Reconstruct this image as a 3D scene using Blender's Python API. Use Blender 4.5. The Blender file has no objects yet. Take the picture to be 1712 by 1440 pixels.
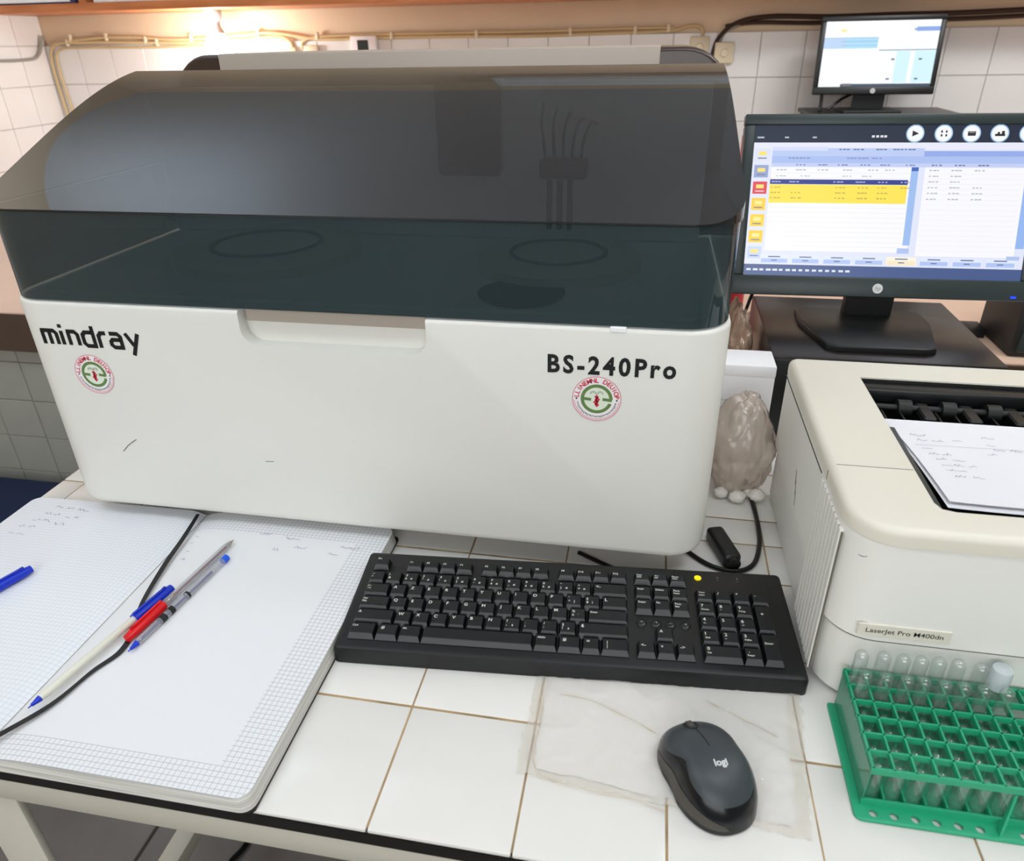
import bpy, bmesh, math, random
from math import sin, cos, pi, radians, atan2, sqrt
from mathutils import Vector, Matrix, noise

random.seed(7)
scene = bpy.context.scene
COL = scene.collection

# ------------------------------------------------------------------ camera
def make_camera():
    p, yaw, r = 0.4942127, -0.1925151, -0.0197154
    f = Vector((sin(yaw)*cos(p), cos(yaw)*cos(p), -sin(p)))
    rt = Vector((cos(yaw), -sin(yaw), 0)); up = rt.cross(f)
    R = cos(r)*rt + sin(r)*up; U = -sin(r)*rt + cos(r)*up
    cd = bpy.data.cameras.new('camera'); co = bpy.data.objects.new('camera', cd); COL.objects.link(co)
    M = Matrix(((R.x, U.x, -f.x, .187909), (R.y, U.y, -f.y, -.449487), (R.z, U.z, -f.z, .549126), (0, 0, 0, 1)))
    co.matrix_world = M
    cd.sensor_fit = 'HORIZONTAL'; cd.sensor_width = 36; cd.lens = 36*1211.28/1712
    cd.clip_start = .02
    cd.dof.use_dof = True; cd.dof.focus_distance = .85; cd.dof.aperture_fstop = 9
    scene.camera = co
make_camera()

# ------------------------------------------------------------------ world, lights, exposure
w = bpy.data.worlds.new('world'); scene.world = w; w.use_nodes = True
w.node_tree.nodes['Background'].inputs[0].default_value = (.8, .88, 1, 1)
w.node_tree.nodes['Background'].inputs[1].default_value = .5
vs = scene.view_settings
vs.view_transform = 'Standard'; vs.look = 'None'; vs.gamma = 1; vs.use_curve_mapping = False
vs.exposure = 0.0

def area(name, loc, target, sx, sy, power, color):
    l = bpy.data.lights.new(name, 'AREA'); l.shape = 'RECTANGLE'; l.size = sx; l.size_y = sy
    l.energy = power; l.color = color
    o = bpy.data.objects.new(name, l); COL.objects.link(o); o.location = loc
    o.rotation_euler = (Vector(target)-Vector(loc)).to_track_quat('-Z', 'Y').to_euler()
    return o
area('ceiling_tube_light', (.9, -.35, 2.0), (.9, -.35, 0), 1.2, .3, 5.0, (1, .99, .97))
area('ceiling_fill_uplight', (.9, -.35, 2.02), (.9, -.35, 3), 1.2, .3, 12, (1, .98, .95))  # added fill for the tube's upward light, brightens the ceiling
area('ceiling_tube_light', (-1.1, -.6, 2.0), (-1.1, -.6, 0), 1.2, .3, 4.0, (.97, .98, 1))
area('ceiling_fill_uplight', (-1.1, -.6, 2.02), (-1.1, -.6, 3), 1.2, .3, 12, (.93, .97, 1))  # second added fill aimed up at the ceiling
area('rear_fill_uplight', (-1.85, 1.25, 1.74), (-1.85, 1.25, 3), 1.0, .3, 12, (.86, .93, 1))  # added fill for the ceiling glow mirrored in the lid, no fixture here
area('rear_wall_fill', (1.55, .7, 1.8), (.9, 2.65, .8), 1.0, .3, 26, (1, .98, .98))  # added fill to brighten the back wall, no fixture here
area('window_daylight', (.1, -2.3, 1.0), (.1, 0, .3), 2.6, 1.5, 42, (.97, .99, 1))
scene.cycles.transparent_max_bounces = 24

# ------------------------------------------------------------------ materials
def s2l(c):
    return tuple(((v/255)/12.92 if v/255 <= .04045 else ((v/255+.055)/1.055)**2.4) for v in c)
MATS = {}
def mat(name, col=(200, 200, 200), rough=.5, metal=0, bump=0, bscale=200, var=0, vscale=8, coat=0, spec=.5, alpha=1, emit=0, trans=0, ior=1.45):
    m = bpy.data.materials.new(name); m.use_nodes = True; nt = m.node_tree; n = nt.nodes; L = nt.links
    b = n['Principled BSDF']; c = s2l(col)+(1,)
    b.inputs['Base Color'].default_value = c; b.inputs['Roughness'].default_value = rough
    b.inputs['Metallic'].default_value = metal; b.inputs['Specular IOR Level'].default_value = spec
    b.inputs['Coat Weight'].default_value = coat; b.inputs['Alpha'].default_value = alpha
    b.inputs['Transmission Weight'].default_value = trans; b.inputs['IOR'].default_value = ior
    if emit:
        b.inputs['Emission Color'].default_value = c; b.inputs['Emission Strength'].default_value = emit
    tc = n.new('ShaderNodeTexCoord')
    if var:
        t = n.new('ShaderNodeTexNoise'); t.inputs['Scale'].default_value = vscale; t.inputs['Detail'].default_value = 5
        L.new(tc.outputs['Object'], t.inputs['Vector'])
        mr = n.new('ShaderNodeMapRange'); mr.inputs['From Min'].default_value = .3; mr.inputs['From Max'].default_value = .7
        mr.inputs['To Min'].default_value = 1-var; mr.inputs['To Max'].default_value = 1+var*.4
        L.new(t.outputs['Fac'], mr.inputs['Value'])
        mx = n.new('ShaderNodeVectorMath'); mx.operation = 'SCALE'; mx.inputs[0].default_value = c[:3]
        L.new(mr.outputs['Result'], mx.inputs['Scale']); L.new(mx.outputs['Vector'], b.inputs['Base Color'])
    if bump:
        t = n.new('ShaderNodeTexNoise'); t.inputs['Scale'].default_value = bscale; t.inputs['Detail'].default_value = 3
        L.new(tc.outputs['Object'], t.inputs['Vector'])
        bp = n.new('ShaderNodeBump'); bp.inputs['Strength'].default_value = bump; bp.inputs['Distance'].default_value = .001
        L.new(t.outputs['Fac'], bp.inputs['Height']); L.new(bp.outputs['Normal'], b.inputs['Normal'])
    MATS[name] = m
    return m

def mat_attr(name, emit=0, rough=.6):
    m = bpy.data.materials.new(name); m.use_nodes = True; nt = m.node_tree
    b = nt.nodes['Principled BSDF']; a = nt.nodes.new('ShaderNodeAttribute'); a.attribute_name = 'paint'
    if emit:
        b.inputs['Base Color'].default_value = (.01, .01, .01, 1)
        nt.links.new(a.outputs['Color'], b.inputs['Emission Color']); b.inputs['Emission Strength'].default_value = emit
        b.inputs['Roughness'].default_value = .25
    else:
        nt.links.new(a.outputs['Color'], b.inputs['Base Color']); b.inputs['Roughness'].default_value = rough
    MATS[name] = m; return m

def mat_thin(name, tint, gloss_rough=.03, body=None, body_fac=0., ior=1.5, wrinkle=0, wscale=40):
    """thin clear or tinted sheet: coloured see-through plus surface reflection"""
    m = bpy.data.materials.new(name); m.use_nodes = True; nt = m.node_tree; n = nt.nodes; L = nt.links
    n.clear(); out = n.new('ShaderNodeOutputMaterial')
    tr = n.new('ShaderNodeBsdfTransparent'); tr.inputs[0].default_value = tint+(1,)
    last = tr
    if body:
        d = n.new('ShaderNodeBsdfDiffuse'); d.inputs[0].default_value = s2l(body)+(1,)
        x = n.new('ShaderNodeMixShader'); x.inputs[0].default_value = body_fac
        L.new(tr.outputs[0], x.inputs[1]); L.new(d.outputs[0], x.inputs[2]); last = x
    g = n.new('ShaderNodeBsdfGlossy'); g.inputs['Roughness'].default_value = gloss_rough
    fr = n.new('ShaderNodeFresnel'); ge = n.new('ShaderNodeNewGeometry')
    mi = n.new('ShaderNodeMapRange'); mi.inputs['To Min'].default_value = ior; mi.inputs['To Max'].default_value = 1/ior
    L.new(ge.outputs['Backfacing'], mi.inputs['Value']); L.new(mi.outputs['Result'], fr.inputs[0])
    if wrinkle:
        tc = n.new('ShaderNodeTexCoord'); t = n.new('ShaderNodeTexNoise'); t.noise_type = 'RIDGED_MULTIFRACTAL'; t.inputs['Scale'].default_value = wscale; t.inputs['Detail'].default_value = 4
        L.new(tc.outputs['Object'], t.inputs['Vector']); bp = n.new('ShaderNodeBump'); bp.inputs['Strength'].default_value = wrinkle; bp.inputs['Distance'].default_value = .004
        L.new(t.outputs['Fac'], bp.inputs['Height'])
        L.new(bp.outputs['Normal'], g.inputs['Normal']); L.new(bp.outputs['Normal'], fr.inputs['Normal'])
        if body: L.new(bp.outputs['Normal'], d.inputs['Normal'])
    y = n.new('ShaderNodeMixShader'); L.new(fr.outputs[0], y.inputs[0]); L.new(last.outputs[0], y.inputs[1]); L.new(g.outputs[0], y.inputs[2])
    L.new(y.outputs[0], out.inputs[0]); MATS[name] = m; return m

def mat_wood(name, c1, c2, scale=6, rough=.4):
    m = mat(name, c1, rough); nt = m.node_tree; n = nt.nodes; L = nt.links; b = n['Principled BSDF']
    tc = n.new('ShaderNodeTexCoord'); mp = n.new('ShaderNodeMapping'); mp.inputs['Scale'].default_value = (1, 12, 12)
    L.new(tc.outputs['Object'], mp.inputs[0]); t = n.new('ShaderNodeTexNoise'); t.inputs['Scale'].default_value = scale; t.inputs['Detail'].default_value = 6
    L.new(mp.outputs[0], t.inputs['Vector']); r = n.new('ShaderNodeValToRGB'); r.color_ramp.elements[0].position = .35; r.color_ramp.elements[1].position = .65
    r.color_ramp.elements[0].color = s2l(c1)+(1,); r.color_ramp.elements[1].color = s2l(c2)+(1,)
    L.new(t.outputs['Fac'], r.inputs[0]); L.new(r.outputs[0], b.inputs['Base Color']); return m

def mat_grid(name, base, line, pitch, wd, blank=None, strength=1.):
    m = mat(name, base, .75); nt = m.node_tree; n = nt.nodes; L = nt.links; b = n['Principled BSDF']
    tc = n.new('ShaderNodeTexCoord'); sp = n.new('ShaderNodeSeparateXYZ'); L.new(tc.outputs['Object'], sp.inputs[0])
    def mth(op, a, bb=None, c=None):
        q = n.new('ShaderNodeMath'); q.operation = op
        for i, v in enumerate((a, bb, c)):
            if v is None: continue
            if isinstance(v, (int, float)): q.inputs[i].default_value = v
            else: L.new(v, q.inputs[i])
        return q.outputs[0]
    ls = []
    for ax in (0, 1):
        fr = mth('FRACT', mth('MULTIPLY', sp.outputs[ax], 1/pitch)); ls.append(mth('LESS_THAN', fr, wd))
    g = mth('MAXIMUM', ls[0], ls[1])
    if blank:
        x0, x1, y0, y1 = blank
        def band(v, a, bb, soft=.002):
            return mth('MULTIPLY', mth('GREATER_THAN', v, a), mth('LESS_THAN', v, bb))
        k = mth('MULTIPLY', band(sp.outputs[0], x0, x1), band(sp.outputs[1], y0, y1))
        g = mth('MULTIPLY', g, mth('SUBTRACT', 1, k))
    g = mth('MULTIPLY', g, strength)
    mx = n.new('ShaderNodeMix'); mx.data_type = 'RGBA'; L.new(g, mx.inputs[0])
    mx.inputs[6].default_value = s2l(base)+(1,); mx.inputs[7].default_value = s2l(line)+(1,)
    L.new(mx.outputs[2], b.inputs['Base Color']); return m

mat('tile_white', (232, 232, 231), .18, var=.05, vscale=5, bump=.1, bscale=15)
mat('tile_counter', (230, 227, 221), .16, var=.04, vscale=9, bump=.12, bscale=20)
mat('grout_brown', (178, 150, 112), .9, var=.5, vscale=25)
mat('grout_wall', (196, 188, 180), .9)
mat('tile_shaded', (172, 172, 163), .3, var=.12, vscale=7)  # rear bench tiles, with the shade below bench height put into the colour
mat('strip_brown', (84, 66, 54), .6)
mat('paint_tan', (228, 206, 176), .7, var=.08, vscale=2)
mat('ceiling_paint', (216, 228, 240), .8)
mat('room_wall_paint', (190, 188, 182), .8)
mat('floor_tile', (122, 116, 112), .45, var=.25, vscale=6)
mat('floor_grout', (78, 70, 64), .9)
mat('bench_peach', (222, 190, 168), .35, var=.08, vscale=3)
mat('hood_brown', (62, 48, 42), .25)
mat('fold_tan', (206, 190, 166), .7)
mat('vent_back', (112, 106, 94), .7)
mat('edge_black', (14, 14, 14), .35)
mat('white_enamel', (206, 202, 188), .35)
mat('case_white', (226, 225, 218), .38, bump=.04, bscale=900)
mat('case_beige', (176, 164, 152), .4)
mat('plinth_dark', (70, 68, 60), .6)
mat('printer_cream', (226, 221, 206), .42, bump=.05, bscale=900)
mat('printer_white', (238, 237, 231), .42, bump=.05, bscale=900)
mat('printer_side', (214, 206, 190), .45, bump=.05, bscale=900)
mat('seam', (70, 66, 60), .8)
mat('black_plastic', (20, 22, 23), .35)
mat('black_matte', (26, 27, 27), .55, bump=.06, bscale=1500)
mat('keyboard_black', (15, 17, 18), .42, bump=.08, bscale=1600)
mat('key_black', (14, 16, 19), .33, bump=.03, bscale=1500)
mat('legend_white', (214, 212, 204), .6)
mat('ink_black', (16, 20, 20), .5)
mat('monitor_bezel', (44, 54, 54), .38)
mat('monitor_dark', (18, 19, 20), .4)
mat('pc_brown_black', (38, 34, 34), .3, var=.1)
mat('mouse_top', (58, 64, 68), .42)
mat('mouse_side', (16, 19, 22), .22)
mat('mouse_grip', (70, 66, 60), .5)
mat('rack_green', (38, 162, 118), .35)
mat_thin('rack_green_clear', (.25, .62, .45), .15, (90, 180, 150), .5)
mat_thin('glass_tube', (.965, .975, .975), .05, (230, 236, 234), .06, ior=2.1)
mat_thin('cap_clear', (.8, .84, .86), .15, (232, 238, 242), .6)
mat_thin('lid_tint', (.20, .25, .265), .012, (58, 74, 78), .45, ior=1.5)
mat_thin('lid_tint_top', (.22, .235, .25), .02, (46, 50, 54), .35, ior=1.6)
mat_thin('pen_clear', (.86, .87, .88), .05, (225, 225, 228), .25)
mat_thin('bag_film', (.82, .78, .74), .16, (220, 206, 194), .42, ior=1.6, wrinkle=.7, wscale=22)
mat_thin('sheet_film', (.95, .94, .92), .18, (242, 236, 226), .35, ior=1.3, wrinkle=.25, wscale=14)
mat('cotton', (232, 228, 220), .95)
mat('paper', (238, 238, 240), .8)
mat('paper_print', (236, 236, 240), .7)
mat('cover_black', (22, 20, 20), .5)
mat('ribbon_black', (16, 17, 20), .45)
mat('pen_white', (224, 222, 208), .35)
mat('pen_blue', (16, 50, 190), .3)
mat('pen_blue_bright', (20, 90, 225), .3)
mat('pen_red', (220, 20, 28), .3)
mat('ink_red', (120, 20, 30), .4)
mat('ink_blue', (60, 60, 140), .4)
mat('metal_tip', (180, 176, 166), .3, metal=.8)
mat('yellow_light', (250, 225, 20), .4, emit=.25)
mat('led_blue', (20, 50, 255), .4, emit=2)
mat('cable_beige', (206, 184, 140), .5)
mat('cable_dark', (58, 42, 34), .5)
mat('cable_grey', (150, 150, 140), .5)
mat('cable_black', (14, 14, 15), .35)
mat('socket_cream', (222, 212, 184), .4)
mat_wood('shelf_wood', (176, 104, 60), (196, 124, 76))
mat('binder_blue', (52, 58, 96), .5)
mat('lamp_cap', (150, 158, 162), .4)
mat('bulb_glow', (255, 250, 240), .4, emit=30)
mat('cloth_blue', (14, 32, 66), .8, bump=.3, bscale=300)
mat('dark_cloth', (30, 32, 40), .9)
mat('box_white', (246, 246, 248), .5)
mat('red_plastic', (196, 50, 60), .4)
mat('logo_silver', (206, 208, 206), .35)
mat('pencil_mark', (120, 118, 150), .8)
mat('smudge_brown', (76, 62, 54), .8)  # brown of the smudge on the printer side
mat('ac_white', (228, 232, 232), .35)
mat('key_round', (30, 32, 33), .25)
mat_thin('bag_brown', (.75, .66, .58), .16, (190, 164, 142), .6, ior=1.6, wrinkle=.7, wscale=22)
mat_attr('painted', 0)
mat_attr('screen_pixels', 1.0)
mat_grid('page_grid', (230, 231, 233), (158, 162, 168), .0051, .09, blank=(.0, .222, .026, .335), strength=.85)
mat_grid('page_grid_left', (230, 232, 236), (176, 184, 200), .0051, .09, strength=.5)
# page edge: thin stacked-leaf lines
def mat_pages():
    m = mat('page_edges', (214, 212, 204), .85); nt = m.node_tree; n = nt.nodes; L = nt.links
    tc = n.new('ShaderNodeTexCoord'); mp = n.new('ShaderNodeMapping'); mp.inputs['Scale'].default_value = (6, 6, 900)
    L.new(tc.outputs['Object'], mp.inputs[0]); t = n.new('ShaderNodeTexNoise'); t.inputs['Scale'].default_value = 1; L.new(mp.outputs[0], t.inputs['Vector'])
    r = n.new('ShaderNodeValToRGB'); r.color_ramp.elements[0].position = .35; r.color_ramp.elements[1].position = .65
    r.color_ramp.elements[0].color = s2l((186, 184, 176))+(1,); r.color_ramp.elements[1].color = s2l((228, 226, 220))+(1,)
    L.new(t.outputs['Fac'], r.inputs[0]); L.new(r.outputs[0], n['Principled BSDF'].inputs['Base Color'])
mat_pages()

# ------------------------------------------------------------------ mesh builder
class B:
    def __init__(s): s.v = []; s.f = []; s.c = []
    def raw(s, vs_, fs_, col=None):
        o = len(s.v); s.v += [Vector(v) for v in vs_]
        for f in fs_: s.f.append(tuple(i+o for i in f)); s.c.append(col)
        return s
    def bm(s, bm, M=None, col=None):
        bm.verts.index_update()
        return s.raw([(M @ v.co) if M else v.co.copy() for v in bm.verts], [[v.index for v in f.verts] for f in bm.faces], col)
    def box(s, x0, x1, y0, y1, z0, z1, bev=0, seg=2, M=None, col=None):
        if not bev:
            vs_ = [Vector((x, y, z)) for z in (z0, z1) for y in (y0, y1) for x in (x0, x1)]
            if M: vs_ = [M @ v for v in vs_]
            return s.raw(vs_, [(0, 2, 3, 1), (4, 5, 7, 6), (0, 1, 5, 4), (2, 6, 7, 3), (0, 4, 6, 2), (1, 3, 7, 5)], col)
        b = bmesh.new(); bmesh.ops.create_cube(b, size=1)
        for v in b.verts: v.co = Vector(((x0+x1)/2+v.co.x*(x1-x0), (y0+y1)/2+v.co.y*(y1-y0), (z0+z1)/2+v.co.z*(z1-z0)))
        bmesh.ops.bevel(b, geom=b.edges[:], offset=bev, segments=seg, affect='EDGES', profile=.5)
        s.bm(b, M, col); b.free(); return s
    def prism(s, pts, z0, z1, M=None, bt=0, bb=0, col=None, seg=3):
        """pts ccw 2-D outline; bt / bb bevel radii at top and bottom (outline shrunk)"""
        n = len(pts)
        def inset(d):
            if d == 0: return pts
            out = []
            for i in range(n):
                a, b_, c = Vector(pts[i-1]), Vector(pts[i]), Vector(pts[(i+1) % n])
                d1 = (b_-a).normalized(); d2 = (c-b_).normalized(); n1 = Vector((-d1.y, d1.x)); n2 = Vector((-d2.y, d2.x))
                m = (n1+n2); k = m.length_squared
                m = m*(2/k) if k > 1e-6 else n1
                out.append(tuple(b_+m*d*min(1, 1)))
            return out
        rings = []
        if bb:
            for k in range(seg): a = k/seg*pi/2; rings.append((bb*(1-sin(a)), z0+bb*(1-cos(a))))
            rings.append((0, z0+bb))
        else: rings.append((0, z0))
        if bt:
            rings.append((0, z1-bt))
            for k in range(1, seg+1): a = k/seg*pi/2; rings.append((bt*(1-cos(a)), z1-bt+bt*sin(a)))
        else: rings.append((0, z1))
        vs_ = []
        for d, z in rings: vs_ += [Vector((p[0], p[1], z)) for p in inset(d)]
        if M: vs_ = [M @ v for v in vs_]
        fs_ = [tuple(range(n-1, -1, -1)), tuple((len(rings)-1)*n+i for i in range(n))]
        for r in range(len(rings)-1):
            for i in range(n): j = (i+1) % n; fs_.append((r*n+i, r*n+j, (r+1)*n+j, (r+1)*n+i))
        return s.raw(vs_, fs_, col)
    def tube(s, pts, r, n=8, col=None, caps=True, flat=1.):
        pts = [Vector(p) for p in pts]; m = len(pts); rr = r if isinstance(r, (list, tuple)) else [r]*m
        vs_ = []; prev = None
        for i, p in enumerate(pts):
            t = (pts[min(i+1, m-1)]-pts[max(i-1, 0)]).normalized()
            if prev is None: u = t.orthogonal().normalized() if abs(t.z) > .9 else t.cross(Vector((0, 0, 1))).normalized()
            else: u = (prev-t*prev.dot(t)).normalized()
            prev = u; w_ = t.cross(u)
            for k in range(n): a = 2*pi*k/n; vs_.append(p+rr[i]*(cos(a)*u+sin(a)*w_*flat))
        fs_ = []
        for i in range(m-1):
            for k in range(n): q = (k+1) % n; fs_.append((i*n+k, i*n+q, (i+1)*n+q, (i+1)*n+k))
        if caps: fs_ += [tuple(range(n-1, -1, -1)), tuple((m-1)*n+k for k in range(n))]
        return s.raw(vs_, fs_, col)
    def lathe(s, prof, n=16, M=None, col=None):
        """prof list of (r, z); closed where r == 0"""
        vs_ = []; fs_ = []; m = len(prof)
        for r_, z in prof:
            for k in range(n): a = 2*pi*k/n; vs_.append(Vector((r_*cos(a), r_*sin(a), z)))
        if M: vs_ = [M @ v for v in vs_]
        for i in range(m-1):
            for k in range(n):
                q = (k+1) % n
                if prof[i][0] == 0: fs_.append((i*n, (i+1)*n+q, (i+1)*n+k)) if False else fs_.append((i*n+k, (i+1)*n+q, (i+1)*n+k)) if prof[i][0] else fs_.append((i*n+k, (i+1)*n+q, (i+1)*n+k))
                else: fs_.append((i*n+k, i*n+q, (i+1)*n+q, (i+1)*n+k))
        return s.raw(vs_, fs_, col)
    def merge(s, d=1e-6): s._merge = d; return s

def wm(o):
    return (wm(o.parent) if o.parent else Matrix()) @ o.matrix_basis

def mesh_from(b, name, mats, smooth=.6, M=None):
    me = bpy.data.meshes.new(name)
    me.from_pydata([tuple(M @ v) if M else tuple(v) for v in b.v], [], b.f)
    for m in mats: me.materials.append(MATS[m])
    if any(c is not None for c in b.c):
        at = me.color_attributes.new('paint', 'FLOAT_COLOR', 'CORNER')
        arr = []
        for p, c in zip(me.polygons, b.c):
            cc = s2l(c)+(1,) if c else (1, 1, 1, 1)
            arr += cc*p.loop_total
        at.data.foreach_set('color', arr)
    if getattr(b, '_merge', 0):
        bm = bmesh.new(); bm.from_mesh(me); bmesh.ops.remove_doubles(bm, verts=bm.verts, dist=b._merge)
        bmesh.ops.recalc_face_normals(bm, faces=bm.faces); bm.to_mesh(me); bm.free()
    if smooth:
        me.polygons.foreach_set('use_smooth', [True]*len(me.polygons)); me.set_sharp_from_angle(angle=smooth)
    me.update(); return me

def out(name, b, m, parent=None, origin=None, smooth=.6, label=None, cat=None, group=None, kind=None):
    """b is in world coordinates; the object is linked at its origin (or under parent)"""
    mats = m if isinstance(m, (list, tuple)) else [m]
    if parent is not None: M = wm(parent).inverted()
    else: M = Matrix.Translation(-Vector(origin)) if origin is not None else None
    o = bpy.data.objects.new(name, mesh_from(b, name, mats, smooth, M)); COL.objects.link(o)
    if parent is not None: o.parent = parent
    elif origin is not None: o.location = origin
    return tag(o, label, cat, group, kind)

def tag(o, label=None, cat=None, group=None, kind=None):
    if label: o['label'] = label
    if cat: o['category'] = cat
    if group: o['group'] = group
    if kind: o['kind'] = kind
    return o

def thing(name, label, cat, loc, rz=0, group=None):
    o = bpy.data.objects.new(name, None); o.empty_display_size = .02; COL.objects.link(o)
    o.location = loc; o.rotation_euler = (0, 0, rz); return tag(o, label, cat, group)

def inst(src, parent, loc=None, name=None):
    c = src.copy(); COL.objects.link(c); c.parent = parent
    if loc is not None: c.location = loc
    if name: c.name = name
    return c

def rrect(x0, x1, y0, y1, r, n=5):
    """ccw rounded rectangle, r = single radius or (bl, br, tr, tl)"""
    R = r if isinstance(r, (list, tuple)) else (r,)*4; pts = []
    for (cx, cy, a0, q) in ((x0+R[0], y0+R[0], pi, R[0]), (x1-R[1], y0+R[1], 1.5*pi, R[1]), (x1-R[2], y1-R[2], 0, R[2]), (x0+R[3], y1-R[3], .5*pi, R[3])):
        if q == 0: pts.append((cx, cy)); continue
        for k in range(n+1): a = a0+k/n*pi/2; pts.append((cx+q*cos(a), cy+q*sin(a)))
    return pts

def bake_boolean(o, cutters):
    for c in cutters:
        m = o.modifiers.new('cut', 'BOOLEAN'); m.operation = 'DIFFERENCE'; m.solver = 'EXACT'; m.object = c
    dg = bpy.context.evaluated_depsgraph_get(); dg.update()
    me = bpy.data.meshes.new_from_object(o.evaluated_get(dg))
    o.modifiers.clear(); old = o.data; o.data = me
    for c in cutters: bpy.data.objects.remove(c)
    me.polygons.foreach_set('use_smooth', [True]*len(me.polygons)); me.set_sharp_from_angle(angle=.6)

_tc = {}
def text_geo(s, bold=0., spacing=1.):
    key = (s, bold, spacing)
    if key in _tc: return _tc[key]
    c = bpy.data.curves.new('t', 'FONT'); c.body = s; c.size = 1; c.resolution_u = 3; c.offset = bold; c.space_character = spacing
    o = bpy.data.objects.new('t', c); me = o.to_mesh()
    r = ([v.co.copy() for v in me.vertices], [tuple(p.vertices) for p in me.polygons])
    o.to_mesh_clear(); bpy.data.objects.remove(o); bpy.data.curves.remove(c)
    _tc[key] = r; return r

def text(b, s, origin, right, up, size, width=None, bold=0., spacing=1., col=None, center=False, shear=0):
    vs_, fs_ = text_geo(s, bold, spacing)
    if not vs_: return
    x0 = min(v.x for v in vs_); x1 = max(v.x for v in vs_); w_ = x1-x0
    sx = size if width is None else width/w_
    origin = Vector(origin); right = Vector(right).normalized(); up = Vector(up).normalized()
    off = -(x0+x1)/2 if center else -x0
    b.raw([origin+right*((v.x+off)*sx+v.y*shear*size)+up*(v.y*size) for v in vs_], fs_, col)

def stroke(b, pts, wd, origin, right, up, col=None, scale=1., lift=Vector((0, 0, 0))):
    """thick flat polyline with mitred joints in a plane"""
    origin = Vector(origin); right = Vector(right).normalized(); up = Vector(up).normalized()
    P = [Vector(p) for p in pts]; n = len(P); l = []; r_ = []
    for i in range(n):
        d1 = (P[i]-P[i-1]).normalized() if i else (P[1]-P[0]).normalized()
        d2 = (P[i+1]-P[i]).normalized() if i < n-1 else d1
        n1 = Vector((-d1.y, d1.x)); n2 = Vector((-d2.y, d2.x)); m = n1+n2; m = m*(2/max(m.length_squared, .8))
        l.append(P[i]+m*wd/2); r_.append(P[i]-m*wd/2)
    vs_ = [origin+lift+right*(p.x*scale)+up*(p.y*scale) for p in l+r_]
    b.raw(vs_, [(i, n+i, n+i+1, i+1) for i in range(n-1)], col)

def ring(b, c, right, up, r0, r1, a0=0, a1=2*pi, n=40, col=None):
    c = Vector(c); right = Vector(right).normalized(); up = Vector(up).normalized()
    vs_ = []
    for k in range(n+1):
        a = a0+(a1-a0)*k/n; d = right*cos(a)+up*sin(a); vs_ += [c+d*r0, c+d*r1]
    b.raw(vs_, [(2*k, 2*k+1, 2*k+3, 2*k+2) for k in range(n)], col)

def scribble(b, origin, right, up, length, h, seed, wd=.0005, words=2, col=None):
    rnd = random.Random(seed); x = 0
    for k in range(words):
        L_ = length/words*rnd.uniform(.6, .85); n = max(5, int(L_/h*3.2)); pts = []
        for i in range(n):
            pts.append((x+L_*i/(n-1)+rnd.uniform(-.2, .2)*h, rnd.uniform(0, 1)*h*(1.0 if i % 2 else .35)))
        stroke(b, pts, wd, origin, right, up, col)
        x += length/words

def spline(pts, k=8):
    P = [Vector(p) for p in pts]; Q = []
    for i in range(len(P)-1):
        p0, p1, p2, p3 = P[max(i-1, 0)], P[i], P[i+1], P[min(i+2, len(P)-1)]
        for j in range(k): t = j/k; Q.append(.5*((2*p1)+(p2-p0)*t+(2*p0-5*p1+4*p2-p3)*t*t+(3*p1-p0-3*p2+p3)*t**3))
    return Q+[P[-1]]

ORD = ['first', 'second', 'third', 'fourth', 'fifth', 'sixth', 'seventh', 'eighth', 'ninth', 'tenth', 'eleventh', 'twelfth']
X, Y, Z = Vector((1, 0, 0)), Vector((0, 1, 0)), Vector((0, 0, 1))

# ================================================================== THE SETTING
XL, XR, YB, YF, ZF, ZC = -2.43, 2.6, 2.65, -2.5, -.80, 2.2
# floor with tile pieces near the visible gap
fl = out('floor', B().box(XL, XR, YF, YB, ZF-.1, ZF-.004), 'floor_grout', origin=(0, 0, ZF), kind='structure')
ft = B().box(.003, .397, .003, .397, -.004, 0, .002, 1)
proto = None
for i in range(-5, 3):
    for j in range(-5, 5):
        x, y = -.682+i*.4, .05+j*.4
        if x < XL-.01 or x+.4 > XR: continue
        if proto is None:
            proto = out('tile', ft, 'floor_tile', fl, origin=None, smooth=.6)
            proto.data.transform(Matrix.Translation((0, 0, ZF)))
            proto.location = (x, y, 0)
        else: inst(proto, fl, (x, y, 0))
out('ceiling', B().box(XL, XR, YF, YB, ZC, ZC+.1), 'ceiling_paint', origin=(0, 0, ZC), kind='structure')
out('wall_front', B().box(XL, XR, YF-.1, YF, ZF, ZC), 'room_wall_paint', origin=(0, YF, ZF), kind='structure')
out('wall_right', B().box(XR, XR+.1, YF-.1, YB+.1, ZF, ZC), 'room_wall_paint', origin=(XR, 0, ZF), kind='structure')
TP = .1555; TZ = .150; TX0 = .532; TTOP = .562
wb = out('wall_back', B().box(XL-.1, XR, YB, YB+.1, ZF, ZC), 'paint_tan', origin=(0, YB, ZF), kind='structure')
out('grout_bed', B().box(XL, XR, YB-.004, YB, ZF, TTOP), 'grout_wall', wb, smooth=0)
wtile = B().box(.001, TP-.001, -.008, 0, .001, TZ-.001, .0015, 1)
proto = None; nt_ = 0
for r in range(6):
    for i in range(-19, 14):
        x = TX0+i*TP; z = TTOP-(r+1)*TZ
        if x < XL or x+TP > XR: continue
        if proto is None:
            proto = bpy.data.objects.new('tile', mesh_from(wtile, 'tile', ['tile_white'])); COL.objects.link(proto); proto.parent = wb
            proto.location = (x, -.002, z-ZF)
        else: inst(proto, wb, (x, -.002, z-ZF))
wl = out('wall_left', B().box(XL-.1, XL, YF, YB, ZF, ZC), 'paint_tan', origin=(XL, 0, ZF), kind='structure')
out('grout_bed', B().box(XL, XL+.004, .3, YB, ZF, TTOP+.15), 'grout_wall', wl, smooth=0)
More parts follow.
